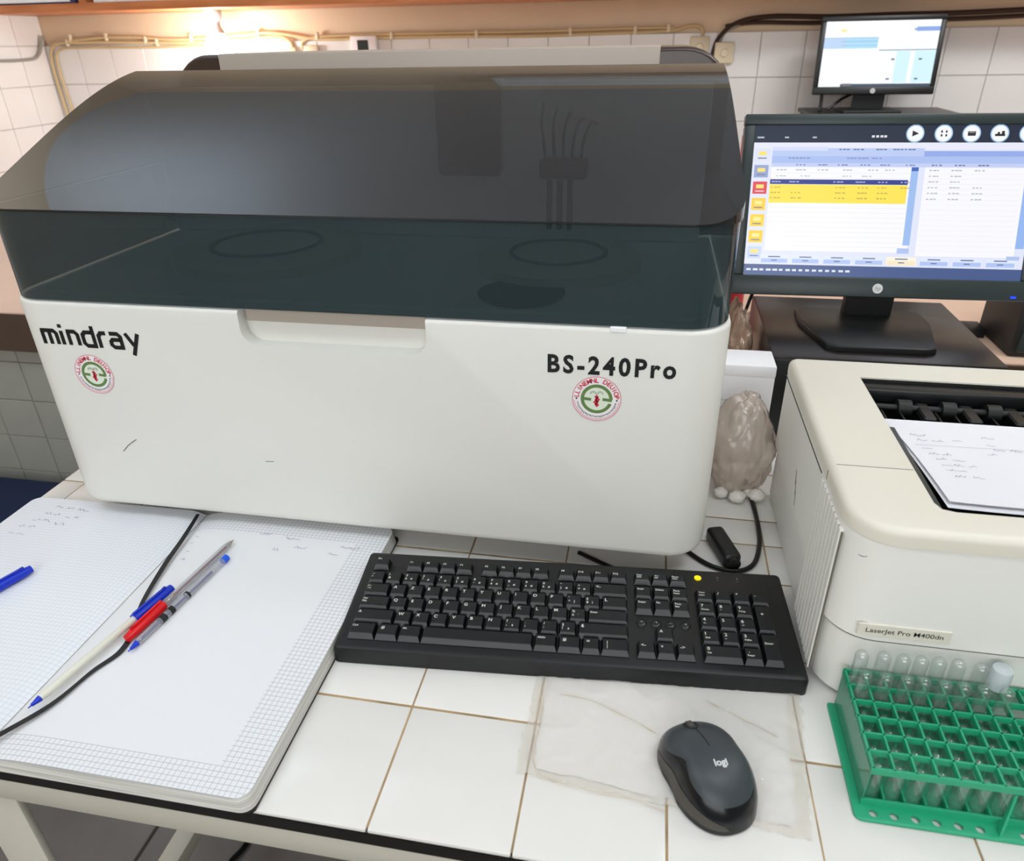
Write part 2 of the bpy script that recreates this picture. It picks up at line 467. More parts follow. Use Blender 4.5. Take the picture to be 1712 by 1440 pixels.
ltile = B().box(0, .008, .001, TP-.001, .001, TZ-.001, .0015, 1)
proto = None
for r in range(-1, 7):
    for i in range(15):
        y = YB-.002-(i+1)*TP; z = TTOP-(r+1)*TZ
        if proto is None:
            proto = bpy.data.objects.new('tile', mesh_from(ltile, 'tile', ['tile_white'])); COL.objects.link(proto); proto.parent = wl
            proto.location = (.002, y, z-ZF)
        else: inst(proto, wl, (.002, y, z-ZF))

# window behind the camera, the source of the daylight, as a plain frame
wn = out('window_1', B().box(-1.6, 1.0, YF+.001, YF+.05, .35, .40).box(-1.6, 1.0, YF+.001, YF+.05, 1.8, 1.85).box(-1.6, -1.55, YF+.001, YF+.05, .4, 1.8).box(.95, 1.0, YF+.001, YF+.05, .4, 1.8), 'white_enamel', origin=(-.3, YF, .35), kind='structure')

# ------------------------------------------------------------------ work table (tiled top)
tb = thing('lab_table', 'white-tiled work table with black front edge and white metal frame', 'table', (-.1, .3, ZF))
TXL, TXR, TYF, TYB = -.622, 1.45, -.123, .90
out('table_slab', B().box(TXL, TXR, TYF, TYB, -.020, -.0025, .001, 1), 'edge_black', tb)
out('grout_bed', B().box(TXL+.002, TXR-.002, TYF+.003, TYB-.002, -.0025, -.0008), 'grout_brown', tb, smooth=0)
xs = [TXL]+[k*.117 for k in range(-5, 13)]+[TXR]
ysr = [TYF, 0, .117, .234, .305, .358, .475, .592, .709, .826, TYB]
pc = {}
for i in range(len(xs)-1):
    for j in range(len(ysr)-1):
        wx, wy = round(xs[i+1]-xs[i], 4), round(ysr[j+1]-ysr[j], 4)
        if wx < .01: continue
        g = .0011
        if (wx, wy) not in pc:
            pc[(wx, wy)] = mesh_from(B().box(.0007, wx-.0007, g if j else .0, wy-g, -.006, 0, .0012, 2), 'tile', ['tile_counter'])
        o = bpy.data.objects.new('tile', pc[(wx, wy)]); COL.objects.link(o); o.parent = tb
        o.location = (xs[i]+.1+random.uniform(-.0003, .0003), ysr[j]-.3, -ZF+random.uniform(-.0003, .0001))
out('apron', B().box(TXL+.01, TXR-.01, TYF+.002, TYF+.03, -.052, -.0205, .002, 2), 'white_enamel', tb)
out('apron', B().box(TXL+.01, TXR-.01, TYB-.03, TYB-.002, -.052, -.0205, .002, 2), 'white_enamel', tb)
for lx in (-.400, 1.36):
    for ly in (TYF+.006, TYB-.05):
        out('leg', B().box(lx, lx+.052, ly, ly+.008, ZF, -.0525, .002, 2), 'white_enamel', tb)
out('foot_rail', B().box(-.518, -.485, TYF+.04, TYB-.04, -.63, -.60, .002, 2), 'white_enamel', tb)

# ------------------------------------------------------------------ rear bench
rb = thing('rear_bench', 'peach-topped bench along the back wall behind the work table', 'bench', (0, 1.8, ZF))
out('bench_top', B().box(XL+.014, XR-.01, .955, YB-.014, -.035, 0, .004, 2), 'bench_peach', rb)
out('bench_base', B().box(XL+.014, XR-.01, 1.0, YB-.014, ZF, -.035), 'grout_wall', rb)
bt = mesh_from(B().box(.001, .116, -.006, 0, .001, .109, .0012, 1), 'tile', ['tile_shaded'])
out('dark_edge_strip', B().box(XL+.012, XR-.012, .951, .956, -.10, -.004, .001, 1), 'strip_brown', rb)  # dark brown strip along the bench front, just under the top
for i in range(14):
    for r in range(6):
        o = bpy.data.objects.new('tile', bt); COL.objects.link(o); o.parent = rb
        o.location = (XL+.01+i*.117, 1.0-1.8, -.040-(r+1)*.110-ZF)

# ================================================================== ANALYSER
AX0, AX1, AY0, AY1 = -.527, .273, .219, .83
an = thing('chemistry_analyzer', 'large white benchtop blood analyzer with dark tinted lid', 'analyzer', (-.127, .52, 0))
body = out('body', B().prism(rrect(AX0, AX1, AY0, AY1, (.045, .045, .03, .03), 8), .030, .302, bt=.004, bb=.012), 'case_white', an)
cut = B().prism(rrect(-.237, -.030, .2635, .36, .018, 6), 0, .05, M=Matrix(((1, 0, 0, 0), (0, 0, -1, .236), (0, 1, 0, 0), (0, 0, 0, 1))))
cob = bpy.data.objects.new('cut', mesh_from(cut.merge(), 'cut', ['case_white'], 0)); COL.objects.link(cob)
bake_boolean(body, [cob])
out('plinth', B().box(AX0+.05, AX1-.05, .27, AY1-.03, .004, .0305, .003, 2), 'plinth_dark', an)
for fx in (AX0+.08, AX1-.08):
    for fy in (.30, .75): out('foot', B().lathe([(0, 0), (.016, 0), (.016, .0045), (0, .0045)], 16, Matrix.Translation((fx, fy, 0))), 'black_plastic', an)
# pull recess: sloped floor of the grip and grey lip
out('grip_lip', B().box(-.235, -.032, .2315, .2345, .287, .3015, .001, 1), 'case_beige', an)
# band (vertical part of the tinted canopy)
def plan_path(x0, x1, y0, y1, r, n=9):
    p = [(x0, y1)]
    for k in range(n+1): a = pi+k/n*pi/2; p.append((x0+r+r*cos(a), y0+r+r*sin(a)))
    for k in range(n+1): a = 1.5*pi+k/n*pi/2; p.append((x1-r+r*cos(a), y0+r+r*sin(a)))
    p.append((x1, y1)); return p
pp = plan_path(AX0+.002, AX1-.003, AY0+.002, .60, .045)
def wall_strip(b, path, z0, z1, inward=0, dz=0):
    n = len(path); b.raw([(x, y, z0) for x, y in path]+[(x, y, z1) for x, y in path], [(i, i+1, n+i+1, n+i) for i in range(n-1)])
lb = B(); wall_strip(lb, pp, .304, .400)
lid = out('lid', lb, 'lid_tint', an, smooth=.9, label='dark teal tinted lower band of the lid')
# upper canopy
prof = [(.219, .4025), (.245, .4125), (.28, .4270), (.31, .4385), (.36, .460), (.405, .4785), (.44, .4905), (.468, .4985), (.505, .5095), (.535, .5175), (.550, .5205), (.558, .519)]
def pz(y):
    for (a, za), (b_, zb) in zip(prof, prof[1:]):
        if a <= y <= b_: return za+(zb-za)*(y-a)/(b_-a)
    return prof[-1][1]
ysl = sorted(set([round(AY0+.045*(1-cos(k/9*pi/2)), 5) for k in range(10)]+[round(.264+k*(.558-.264)/28, 5) for k in range(29)]))
# smooth the profile
import numpy as _np
_pc = _np.polyfit([p[0] for p in prof]+[.219]*3, [p[1] for p in prof]+[.4025]*3, 4)
def pzs(y): return float(_np.polyval(_pc, y))
def pzs_old(y):
    s_ = 0; w_ = 0
    for k in range(-4, 5):
        yy = min(max(y+k*.005, AY0), .558); s_ += pz(yy); w_ += 1
    return s_/w_ if AY0+.02 < y < .54 else pz(y)
def xw(y):
    r = .045; d = AY0+r-y
    c = r-sqrt(max(r*r-d*d, 0)) if d > 0 else 0
    t = (y-AY0)/(.558-AY0)
    return AX0+c-.003*t, AX1-c-.013*t
tv = []; tf = []; NX = 12
for y in ysl:
    a, b_ = xw(y); z = pzs(y)
    for k in range(NX+1):
        u = k/NX; edge = min(u, 1-u)*(b_-a)
        tv.append((a+(b_-a)*u, y, z))
for j in range(len(ysl)-1):
    for k in range(NX): o = j*(NX+1)+k; tf.append((o, o+1, o+NX+2, o+NX+1))
lt = B().raw(tv, tf)
sv = []; sf = []
for side in (0, 1):
    o = len(sv)
    for y in ysl: x = xw(y)[side]; sv += [(x, y, .4005), (x, y, pzs(y))]
    for j in range(len(ysl)-1): q = o+2*j; sf.append((q, q+2, q+3, q+1) if side else (q+1, q+3, q+2, q))
lt.raw(sv, sf)
a, b_ = xw(.558); lt.raw([(a, .558, .4), (b_, .558, .4), (b_, .558, pzs(.558)), (a, .558, pzs(.558))], [(1, 0, 3, 2)])
out('lid_canopy', lt.merge(1e-5), 'lid_tint_top', an, smooth=.35, label='dark smoked curved top of the lid')
# polished rim where canopy meets band
out('lid_rim', B().tube([(x, y, .4012) for x, y in plan_path(AX0+.001, AX1-.002, AY0+.001, .58, .045)], .0011, 6), 'black_plastic', an)
# rear hood
def hood_out(x0, x1, z0, z1, r, n=8):
    p = [(x0, z0)];
    p = [(x0, z0), (x1, z0)]
    for k in range(n+1): a = k/n*pi/2; p.append((x1-r+r*cos(a), z1-r+r*sin(a)))
    for k in range(n+1): a = pi/2+k/n*pi/2; p.append((x0+r+r*cos(a), z1-r+r*sin(a)))
    return p
MH = Matrix(((1, 0, 0, 0), (0, 0, -1, .82), (0, 1, 0, 0), (0, 0, 0, 1)))
out('rear_hood', B().prism(hood_out(-.512, .274, .302, .5385, .058), 0, .205, M=MH, bt=.006), 'hood_brown', an, label='dark brown rounded ends of the rear hood')
out('hood_panel', B().box(-.435, .184, .6135, .80, .40, .5395, .002, 2), 'case_beige', an, label='beige panel across the rear hood')
# inside the lid: deck, arm, carousels
out('deck', B().prism(rrect(AX0+.02, AX1-.02, AY0+.03, .60, .03, 5), .302, .306), 'case_white', an)
for cx, r_ in ((-.30, .12), (.08, .10)):
    c = out('carousel', B().lathe([(0, .306), (r_, .306), (r_, .318), (r_-.008, .322), (0, .322)], 40, Matrix.Translation((cx, .42, 0))), 'printer_side', an)
    out('carousel_ring', B().lathe([(r_*.55, .3222), (r_*.55, .3245), (r_*.6, .3245), (r_*.6, .3222)], 40, Matrix.Translation((cx, .42, 0))), 'vent_back', c)
out('gap_light_stop', B().box(AX0+.012, AX1-.022, .548, .556, .306, .500, .002, 1), 'case_white', an)  # added panel, stops lamp light in the gap and backs the dark panel
out('inner_panel', B().prism(rrect(-.098, -.012, .390, .508, .008, 4), 0, .006, M=Matrix(((1, 0, 0, 0), (0, 0, -1, .546), (0, 1, 0, 0), (0, 0, 0, 1)))), 'black_matte', an)
ar = out('probe_arm', B().box(.058, .112, .405, .435, .408, .430, .004, 2), 'black_plastic', an)
for k in range(3): out('probe_needle', B().box(.066+.012*k, .072+.012*k, .412, .420, .350, .409, .001, 1), 'black_plastic', ar)
for k in range(5):
    out('probe_hose', B().tube(spline([(.064+.010*k, .42, .429), (.058+.012*k, .44, .450), (.050+.015*k, .48, .462), (.045+.017*k, .53, .480-.006*k)], 5), .0018, 6), 'cable_black', ar)
out('wash_well', B().lathe([(0, .3062), (.045, .3062), (.048, .309), (0, .309)], 28, Matrix.Translation((.055, .300, 0))), 'black_matte', an)
# lettering
fy = AY0-.0004
mb = B(); sx = 0
GL = {'m': ([[(0, 1), (1.0, 1), (1.2, .8), (1.2, 0)], [(.12, 1), (.12, 0)], [(.66, 1), (.66, 0)]], 1.2),
      'i': ([[(0, 0), (0, 1.02)], [(0, 1.24), (0, 1.5)]], 0), 'n': ([[(.0, 1), (.62, 1), (.82, .8), (.82, 0)], [(.12, 1), (.12, 0)]], .82),
      'd': ([[(.82, 1.48), (.82, .0), (.2, .0), (0, .2), (0, .8), (.2, 1), (.74, 1)]], .82), 'r': ([[(0, -.09), (0, .78), (.2, 1), (.58, 1)]], .46),
      'a': ([[(-.02, 1), (.6, 1), (.8, .8), (.8, 0), (.2, 0), (0, .18), (0, .4), (.16, .56), (.72, .56)]], .8), 'y': ([[(0, 1.08), (.5, .2)], [(.95, 1.08), (.32, -.52)]], .95)}
for ch in 'mindray':
    st_, adv = GL[ch]
    for q, s_ in enumerate(st_):
        stroke(mb, [(x+sx, y) for x, y in s_], .29, (-.487, fy-.00001*q, .2520), X, Z, scale=.0163)
    sx += adv+.42
out('lettering', mb, 'ink_black', an, smooth=0, label='black maker lettering on the left of the front')
tbx = B(); text(tbx, 'BS-240Pro', (.0955, fy, .2535), X, Z, .0265, width=.127, bold=.034, spacing=1.3)
out('lettering', tbx, 'ink_black', an, smooth=0, label='black model lettering on the right of the front')
def sticker(cx, cz, r, letters, seed):
    b = B(); y0 = fy
    def c(d): return (cx, y0-d*.00008, cz)
    ring(b, c(0), X, Z, 0, r, col=(238, 236, 236)); ring(b, c(1), X, Z, r*.965, r, col=(222, 130, 150))
    ring(b, c(1), X, Z, r*.90, r*.93, a0=pi*1.03, a1=pi*1.97, col=(226, 140, 158))
    ring(b, c(1), X, Z, 0, r*.64, col=(222, 232, 214))
    g = (98, 128, 70)
    ring(b, c(2), X, Z, r*.51, r*.65, a0=-.02, a1=2*pi-.32, col=g)
    for x0, x1 in ((-.60, -.22), (.24, .62)):
        stroke(b, [(x0*r, .0*r), (x1*r, -.03*r)], .13*r, c(3), X, Z, col=g)
    red = (206, 40, 66)
    for k, (dx, dz, s_) in enumerate(((0, .10, .10), (.03, -.02, .12), (-.02, -.14, .12), (.02, -.26, .1))):
        b.raw([Vector(c(4))+X*((dx-s_)*r)+Z*(dz*r), Vector(c(4))+X*(dx*r)+Z*((dz-s_*1.1)*r), Vector(c(4))+X*((dx+s_)*r)+Z*(dz*r), Vector(c(4))+X*(dx*r)+Z*((dz+s_)*r)], [(0, 1, 2, 3)], red)
    for sg in (-1, 1):
        for k in range(3): ring(b, Vector(c(4))+X*(sg*.14*r)+Z*(.22*r), X, Z, (.07+.03*k)*r, (.08+.03*k)*r, a0=0, a1=pi, n=10, col=(90, 100, 92))
    n = len(letters)
    for k, ch in enumerate(letters):
        if ch == ' ': continue
        a = radians(172-k*(164/(n-1))); rad = X*cos(a)+Z*sin(a); tan = X*sin(a)-Z*cos(a)
        text(b, ch, Vector(c(4))+rad*(r*.735), tan, rad, r*.27, bold=.025, col=red, center=True)
    rnd = random.Random(seed)
    for k in range(34):
        a = radians(192+k*(156/33)); rad = X*cos(a)+Z*sin(a); tan = -X*sin(a)+Z*cos(a)
        stroke(b, [(0, 0), (rnd.uniform(.02, .05)*r, rnd.uniform(.05, .10)*r)], .028*r, Vector(c(4))+rad*(r*.76), tan, rad, col=(60, 60, 60))
    for a in (pi*1.0, 0): ring(b, Vector(c(4))+X*(cos(a)*r*.82)-Z*(.02*r), X, Z, 0, r*.04, n=8, col=(50, 40, 46))
    return b
out('round_sticker', sticker(-.434, .2165, .0245, 'LLINEMNL DEUIOP', 3), 'painted', an, smooth=0, label='round logo sticker under the maker lettering')
out('round_sticker', sticker(.146, .226, .0250, 'LLINEMNL DEUIOP', 4), 'painted', an, smooth=0, label='round logo sticker under the model lettering')
sc = B()
stroke(sc, [(-.4275, .114), (-.419, .1225), (-.413, .127), (-.4045, .1325)], .0009, (0, fy, 0), X, Z)
out('scratch', sc, 'plinth_dark', an, smooth=0)
sc = B(); stroke(sc, [(-.239, .117), (-.228, .1175)], .0006, (0, fy, 0), X, Z)
out('scratch', sc, 'plinth_dark', an, smooth=0)
out('latch_tab', B().box(.156, .172, AY0-.001, AY0+.004, .2985, .304, .0008, 1), 'box_white', an)

# ================================================================== NOTEBOOK
NBX0, NBX1, NBY0, NBY1, GX = -.612, -.0985, -.1265, .246, -.358
nb = thing('open_register', 'large open squared-paper register lying half under the white analyzer', 'notebook', (GX, NBY0, 0))
out('cover', B().prism(rrect(NBX0-.002, NBX1+.004, NBY0-.001, NBY1+.002, .006), .0002, .0022), 'cover_black', nb)
def stack(x0, x1, hx, zs, name, side):
    """page block with a curved profile towards the gutter"""
    n = 28; b = B(); P = []
    R = .012
    for i in range(n+1):
        u = i/n; x = x0+(x1-x0)*u
        P.append((x, hx(u)))
    # rows along y with rounded outer corners
    ys_ = [NBY0+R*(1-cos(k/5*pi/2)) for k in range(6)]+[NBY0+.05, .05, .15]+[NBY1-R*(1-cos(k/5*pi/2)) for k in range(5, -1, -1)]
    V = []; m = len(ys_)
    for j, y in enumerate(ys_):
        d = max(NBY0+R-y, y-(NBY1-R), 0); c = R-sqrt(max(R*R-d*d, 0)) if d > 0 else 0
        for i, (x, z) in enumerate(P):
            xx = x
            if side > 0: xx = min(x, x1-c) if x > x1-c else x
            else: xx = max(x, x0+c)
            V.append((xx, y, z))
    F = []
    for j in range(m-1):
        for i in range(n): o = j*(n+1)+i; F.append((o, o+1, o+n+2, o+n+1))
    top = B().raw(V, F).merge(1e-6)
    # sides
    S = []; FS = []
    loop = [j for j in range(n+1)]+[k*(n+1)+n for k in range(1, m)]+[(m-1)*(n+1)+i for i in range(n-1, -1, -1)]+[k*(n+1) for k in range(m-2, 0, -1)]
    flare = .0035
    cx_ = (x0+x1)/2; cy_ = (NBY0+NBY1)/2
    for q in loop:
        v = V[q]; S += [(v[0], v[1], v[2]-.0003), (v[0]+(flare if (side > 0 and v[0] > x1-R) else (-flare if (side < 0 and v[0] < x0+R) else 0)), v[1]-(.002 if v[1] < NBY0+.01 else 0), .0023)]
    L_ = len(loop)
    for k in range(L_): a2 = 2*k; b2 = 2*((k+1) % L_); FS.append((a2, a2+1, b2+1, b2))
    return top, B().raw(S, FS).merge(1e-6)
def hr(u): return .0065+.0120*min(1, (1-math.exp(-u*14)))-.0018*u
def hl(u): return .0105+.0035*u-.0062*max(0, (u-.9)/.1)**2
t_, s_ = stack(GX, NBX1, hr, None, 'right', 1)
rp = out('page', t_, 'page_grid', nb, smooth=1.2, label='right page with a blank centre and squared margin')
out('page_block', s_, 'page_edges', nb)
t_, s_ = stack(NBX0, GX, hl, None, 'left', -1)
out('page', t_, 'page_grid_left', nb, smooth=1.2, label='left page of faint blue squares')
out('page_block', s_, 'page_edges', nb)
def zr(x): return hr((x-GX)/(NBX1-GX)) if x > GX else hl((x-NBX0)/(GX-NBX0))
hw = B()
for k, (x, y, l) in enumerate([(-.565, .225, .03), (-.57, .21, .028), (-.575, .195, .03), (-.583, .18, .028), (-.585, .165, .026), (-.53, .222, .02), (-.535, .206, .022), (-.54, .19, .018)]):
    scribble(hw, (x, y, zr(x)+.0006), X, Y, l, .006, 10+k)
for k, (x, y, l) in enumerate([(-.343, .205, .02), (-.338, .192, .022), (-.338, .178, .018), (-.333, .160, .016), (-.33, .145, .015), (-.26, .205, .02), (-.225, .202, .03), (-.205, .186, .02), (-.15, .196, .03), (-.16, .182, .02), (-.23, .178, .012)]):
    scribble(hw, (x, y, zr(x)+.0006), X, Y, l, .0055, 30+k, words=1)
out('handwriting', hw, 'pencil_mark', nb, smooth=0)
# ribbon marker
def ribbon(b, pts, wd, th=.0004):
    P = [Vector(p) for p in pts]
    Q = []
    for i in range(len(P)-1):
        p0, p1, p2, p3 = P[max(i-1, 0)], P[i], P[i+1], P[min(i+2, len(P)-1)]
        for k in range(8):
            t = k/8; Q.append(.5*((2*p1)+(p2-p0)*t+(2*p0-5*p1+4*p2-p3)*t*t+(3*p1-p0-3*p2+p3)*t**3))
    Q.append(P[-1]); vs_ = []; n = len(Q)
    for i, q in enumerate(Q):
        t = (Q[min(i+1, n-1)]-Q[max(i-1, 0)]); t.z = 0; t.normalize(); s_ = Vector((-t.y, t.x, 0)); w_ = wd[0]+(wd[1]-wd[0])*abs(sin(i/n*9))
        vs_ += [q+s_*w_/2, q-s_*w_/2, q+s_*w_/2+Z*th, q-s_*w_/2+Z*th]
    fs_ = []
    for i in range(n-1): a = 4*i; fs_ += [(a+2, a+3, a+7, a+6), (a, a+4, a+5, a+1), (a, a+2, a+6, a+4), (a+1, a+5, a+7, a+3)]
    b.raw(vs_, fs_)
rbn = B(); ribbon(rbn, [(-.361, .235, .0165), (-.350, .185, .0172), (-.340, .13, .0183), (-.324, .066, .0194), (-.308, .03, .0192), (-.302, .0, .0191), (-.312, -.028, .0192), (-.322, -.070, .0194), (-.345, -.108, .0186), (-.365, -.126, .014)], (.0042, .0062))
out('ribbon_marker', rbn, 'ribbon_black', nb, label='black ribbon marker across the right page')

# ------------------------------------------------------------------ pens
def axis_M(a, b_):
    a, b_ = Vector(a), Vector(b_); z = (b_-a).normalized(); x = z.cross(Z).normalized(); y = z.cross(x)
    return Matrix(((x.x, y.x, z.x, a.x), (x.y, y.y, z.y, a.y), (x.z, y.z, z.z, a.z), (0, 0, 0, 1)))
PZ = .0232
def pen(name, label, a, b_, barrel_mat, tipc, capc, cap_at='end', ink=None, parts=()):
    L_ = (Vector(b_)-Vector(a)).length; M = axis_M(a, b_)
    t = thing(name, label, 'pen', tuple(a))
    out('barrel', B().lathe([(0, .012), (.0034, .012), (.0041, .018), (.0041, L_-.001), (.0036, L_), (0, L_)], 12, M), barrel_mat, t)
    out('tip', B().lathe([(0, 0), (.0006, 0), (.0008, .003), (.0016, .0035), (.0033, .012), (0, .0125)], 12, M), tipc, t)
    if ink: out('ink_refill', B().lathe([(0, .014), (.0014, .014), (.0014, L_-.02), (0, L_-.02)], 8, M), ink, t)
    if capc:
        z0, z1 = (L_-.045, L_+.008) if cap_at == 'end' else (.0, .052)
        pr = [(0, z0), (.0056, z0), (.0060, z0+.003), (.0056, z1-.012), (.0044, z1-.001), (0, z1)] if cap_at == 'end' else [(0, z0-.001), (.0040, z0), (.0050, z0+.01), (.0054, z1), (0, z1)]
        c = out('cap', B().lathe(pr, 14, M), capc, t)
        q0, q1 = (z0+.001, z1-.008)
        out('clip', B().box(-.0012, .0012, -.0078, -.0062, q0, q1, .0004, 1, M=M).box(-.0012, .0012, -.0078, -.004, (q1-.004) if cap_at == 'end' else q0, q1 if cap_at == 'end' else q0+.004, 0, 1, M=M), capc, c)
    return t
pen('ballpoint_pen', 'white-barrelled pen with blue cap on its end, lying across the register fold', (-.336, -.080, .0236), (-.3035, .083, .0250), 'pen_white', 'pen_blue', 'pen_blue')
pen('ballpoint_pen', 'clear pen with red ink and red cap beside the white pen', (-.2820, .185, .0222), (-.3015, .020, .0240), 'pen_clear', 'metal_tip', 'pen_red', ink='ink_red')
pen('ballpoint_pen', 'clear pen with blue tip and blue end plug, rightmost on the register', (-.2915, -.001, .0222), (-.2735, .146, .0218), 'pen_clear', 'pen_blue', None, ink='ink_blue')
pb = [o for o in COL.objects if o.get('label', '').startswith('clear pen with blue')][0]
Mp = axis_M((-.2915, -.001, .0222), (-.2735, .146, .0218))
out('end_plug', B().lathe([(0, .1475), (.0042, .1475), (.0044, .155), (0, .156)], 12, Mp), 'pen_blue_bright', pb)
dk = B()
for z0, z1 in ((.045, .052), (.058, .064), (.085, .088)): dk.lathe([(.0042, z0), (.0043, z0+.0005), (.0043, z1), (.0042, z1)], 12, Mp)
out('print_mark', dk, 'ink_black', pb)
pen('ballpoint_pen', 'bright blue capped pen on the left page of the register', (-.545, -.042, .0172), (-.4935, .094, .0184), 'pen_blue_bright', 'pen_blue', 'pen_blue')

# ================================================================== KEYBOARD
KA = .0733
kb = thing('keyboard', 'black wired full-size keyboard in front of the white analyzer', 'keyboard', (-.0950, .0395, 0), KA)
KW, KD = .4605, .143
KM = wm(kb)
def kz(v): return .0205+.0095*(v/KD)
def kbox(pts_b, pts_t):
    return pts_b+pts_t
b = B()
pl = rrect(0, KW, 0, KD, .006, 3); n = len(pl)
rg = [(0, lambda v: .0008), (0, lambda v: kz(v)-.005), (.0015, lambda v: kz(v)-.0015), (.005, lambda v: kz(v))]
vs_ = []
for d, fz in rg:
    for (x, y) in rrect(d, KW-d, d, KD-d, max(.006-d, .001), 3): vs_.append(KM @ Vector((x, y, fz(y))))
fs_ = [tuple(range(n-1, -1, -1)), tuple(3*n+i for i in range(n))]+[(r*n+i, r*n+(i+1) % n, (r+1)*n+(i+1) % n, (r+1)*n+i) for r in range(3) for i in range(n)]
out('keyboard_base', b.raw(vs_, fs_), 'keyboard_black', kb)
# sunken key wells shown as glossy plates
out('key_bed', B().box(.0105, .2965, .0105, .111, kz(.01), kz(.01)+.0004, M=KM @ Matrix.Rotation(math.atan(.0095/KD), 4, 'X') @ Matrix.Translation((0, 0, -.0015))), 'black_plastic', kb)
P_ = .0188; SL = math.atan(.0095/KD)
kc = {}
def key(u, v, w_, h_, leg=(), mt='key_black'):
    """u,v: lower-left in metres on the deck; w_,h_ in key units"""
    wx, wy = w_*P_-.0007, h_*P_-.0007
    k = (round(wx, 5), round(wy, 5))
    if k not in kc:
        bb = B(); i, f, t = .0019, .0036, .0011; H = .0060
        bb.raw([(0, 0, 0), (wx, 0, 0), (wx, wy, 0), (0, wy, 0), (.0002, .0002, .001), (wx-.0002, .0002, .001), (wx-.0002, wy-.0002, .001), (.0002, wy-.0002, .001),
                (i, f, H-.0004), (wx-i, f, H-.0004), (wx-i, wy-t, H), (i, wy-t, H), (i+.0006, f+.0007, H), (wx-i-.0006, f+.0007, H), (wx-i-.0006, wy-t-.0006, H+.0004), (i+.0006, wy-t-.0006, H+.0004)],
               [(0, 1, 5, 4), (1, 2, 6, 5), (2, 3, 7, 6), (3, 0, 4, 7), (4, 5, 9, 8), (5, 6, 10, 9), (6, 7, 11, 10), (7, 4, 8, 11), (8, 9, 13, 12), (9, 10, 14, 13), (10, 11, 15, 14), (11, 8, 12, 15), (12, 13, 14, 15)])
        kc[k] = mesh_from(bb, 'key', [mt], .3)
    o = bpy.data.objects.new('key', kc[k]); COL.objects.link(o); o.parent = kb
    o.location = (u, v, kz(v)); o.rotation_euler = (SL, 0, 0)
    if leg:
        lm = B(); M = wm(o)
        for (s_, lx, ly, sz) in leg:
            text(lm, s_, (lx+.0028, ly+.0048, .00665), X, Y, sz*1.18, bold=.02)
        lm.v = [M @ q for q in lm.v]
        out('legend', lm, 'legend_white', o, smooth=0)
    return o
x0 = .0125; y0 = .0118
def row(yv, items, xx=None, h=1):
    u = x0 if xx is None else xx
    for w_, leg in items:
        if leg is not None: key(u, yv, w_, h, leg)
        u += w_*P_
S1, S2 = .0046, .0034
c1 = lambda s_: ((s_, .0008, .0062, S1),)
two = lambda a, b__, c=None: ((a, .0006, .0066, .0036), (b__, .0006, .0018, .0036))+(((c, .0062, .0018, .0032),) if c else ())
wd = lambda *l: tuple((s_, .0004, .0072-.0036*i, .0029) for i, s_ in enumerate(l))
row(y0, [(1.5, wd('Ctrl')), (1.25, (('#', .002, .0055, .005),)), (1.25, wd('Alt')), (6.0, ()), (1.25, wd('AltGr')), (1.25, (('#', .002, .0055, .005),)), (1.0, (('=', .002, .0055, .005),)), (1.5, (('|', .003, .006, .004), ('|', .003, .001, .004)))])
row(y0+P_, [(2.25, (('^', .0008, .0050, .006),))]+[(1, c1(c)) for c in 'WXCVBN']+[(1, two('?', ',', 'ç')), (1, two('.', ';')), (1, two('/', ':')), (1, two('§', '!', 'è'))]+[(2.75, (('6', .001, .006, .005),))])
row(y0+2*P_, [(1.75, wd('Ver', 'Maj'))]+[(1, c1(c)) for c in 'QSDFGHJKLM']+[(1, two('%', 'ù', '¨'))]+[(2.25, wd('Enter'))])
row(y0+3*P_, [(1.5, wd('|<-', '->|'))]+[(1, c1(c)) for c in 'AZERTYUIOP']+[(1, two('¨', '^', ']')), (1, two('£', '$', '}')), (1.5, (('L', .001, .006, .005),))])
tops = [('~', '²'), ('1', '&'), ('2', 'é'), ('3', '"'), ('4', "'"), ('5', '('), ('6', '-'), ('7', 'è'), ('8', '_'), ('9', 'ç'), ('0', 'à'), ('°', ')'), ('+', '=')]
row(y0+4*P_, [(1, two(a, b__, '#' if i > 1 else None)) for i, (a, b__) in enumerate(tops)]+[(2, (('<-', .001, .006, .005),))])
yF = y0+5*P_+.0052
key(x0, yF, 1, .78, wd('Esc'))
for g, xx in enumerate((2.0, 6.5, 11.0)):
    for k in range(4): key(x0+(xx+k)*P_, yF, 1, .78, ((f'F{g*4+k+1}', .0005, .0036, .0032),))
xn = x0+15*P_+.0068
for k, l in enumerate((('Impr', 'Syst'), ('Arr', 'def'), ('Pause', 'Attn'))): key(xn+k*P_, yF, 1, .78, tuple((s_, .0003, .0045-.003*i, .0026) for i, s_ in enumerate(l)))
for k, l in enumerate((('Inser',), ('Debut',), ('Page', 'haut'))): key(xn+k*P_, y0+4*P_, 1, 1, wd(*l))
for k, l in enumerate((('Suppr',), ('Fin',), ('Page', 'bas'))): key(xn+k*P_, y0+3*P_, 1, 1, wd(*l))
key(xn+P_, y0+P_, 1, 1, (('^', .001, .004, .006),))
for k, l in enumerate(('<-', 'v', '->')): key(xn+k*P_, y0, 1, 1, ((l, .001, .0055, .0045),))
for k in range(4):
    u = xn+.0062+k*.0146; v = y0+2.45*P_
    M = KM @ Matrix.Translation((u, v, kz(v)))
    q = out('media_button', B().lathe([(0, .0022), (.0030, .0020), (.0050, .0008), (.0056, 0)][::-1], 18, M), 'key_round', kb)
    bb = B(); text(bb, '>+-v'[k], M @ Vector((-.001, -.0015, .0026)), KM.to_3x3() @ X, KM.to_3x3() @ Y, .004); out('legend', bb, 'legend_white', q, smooth=0)
xp = xn+3*P_+.0070
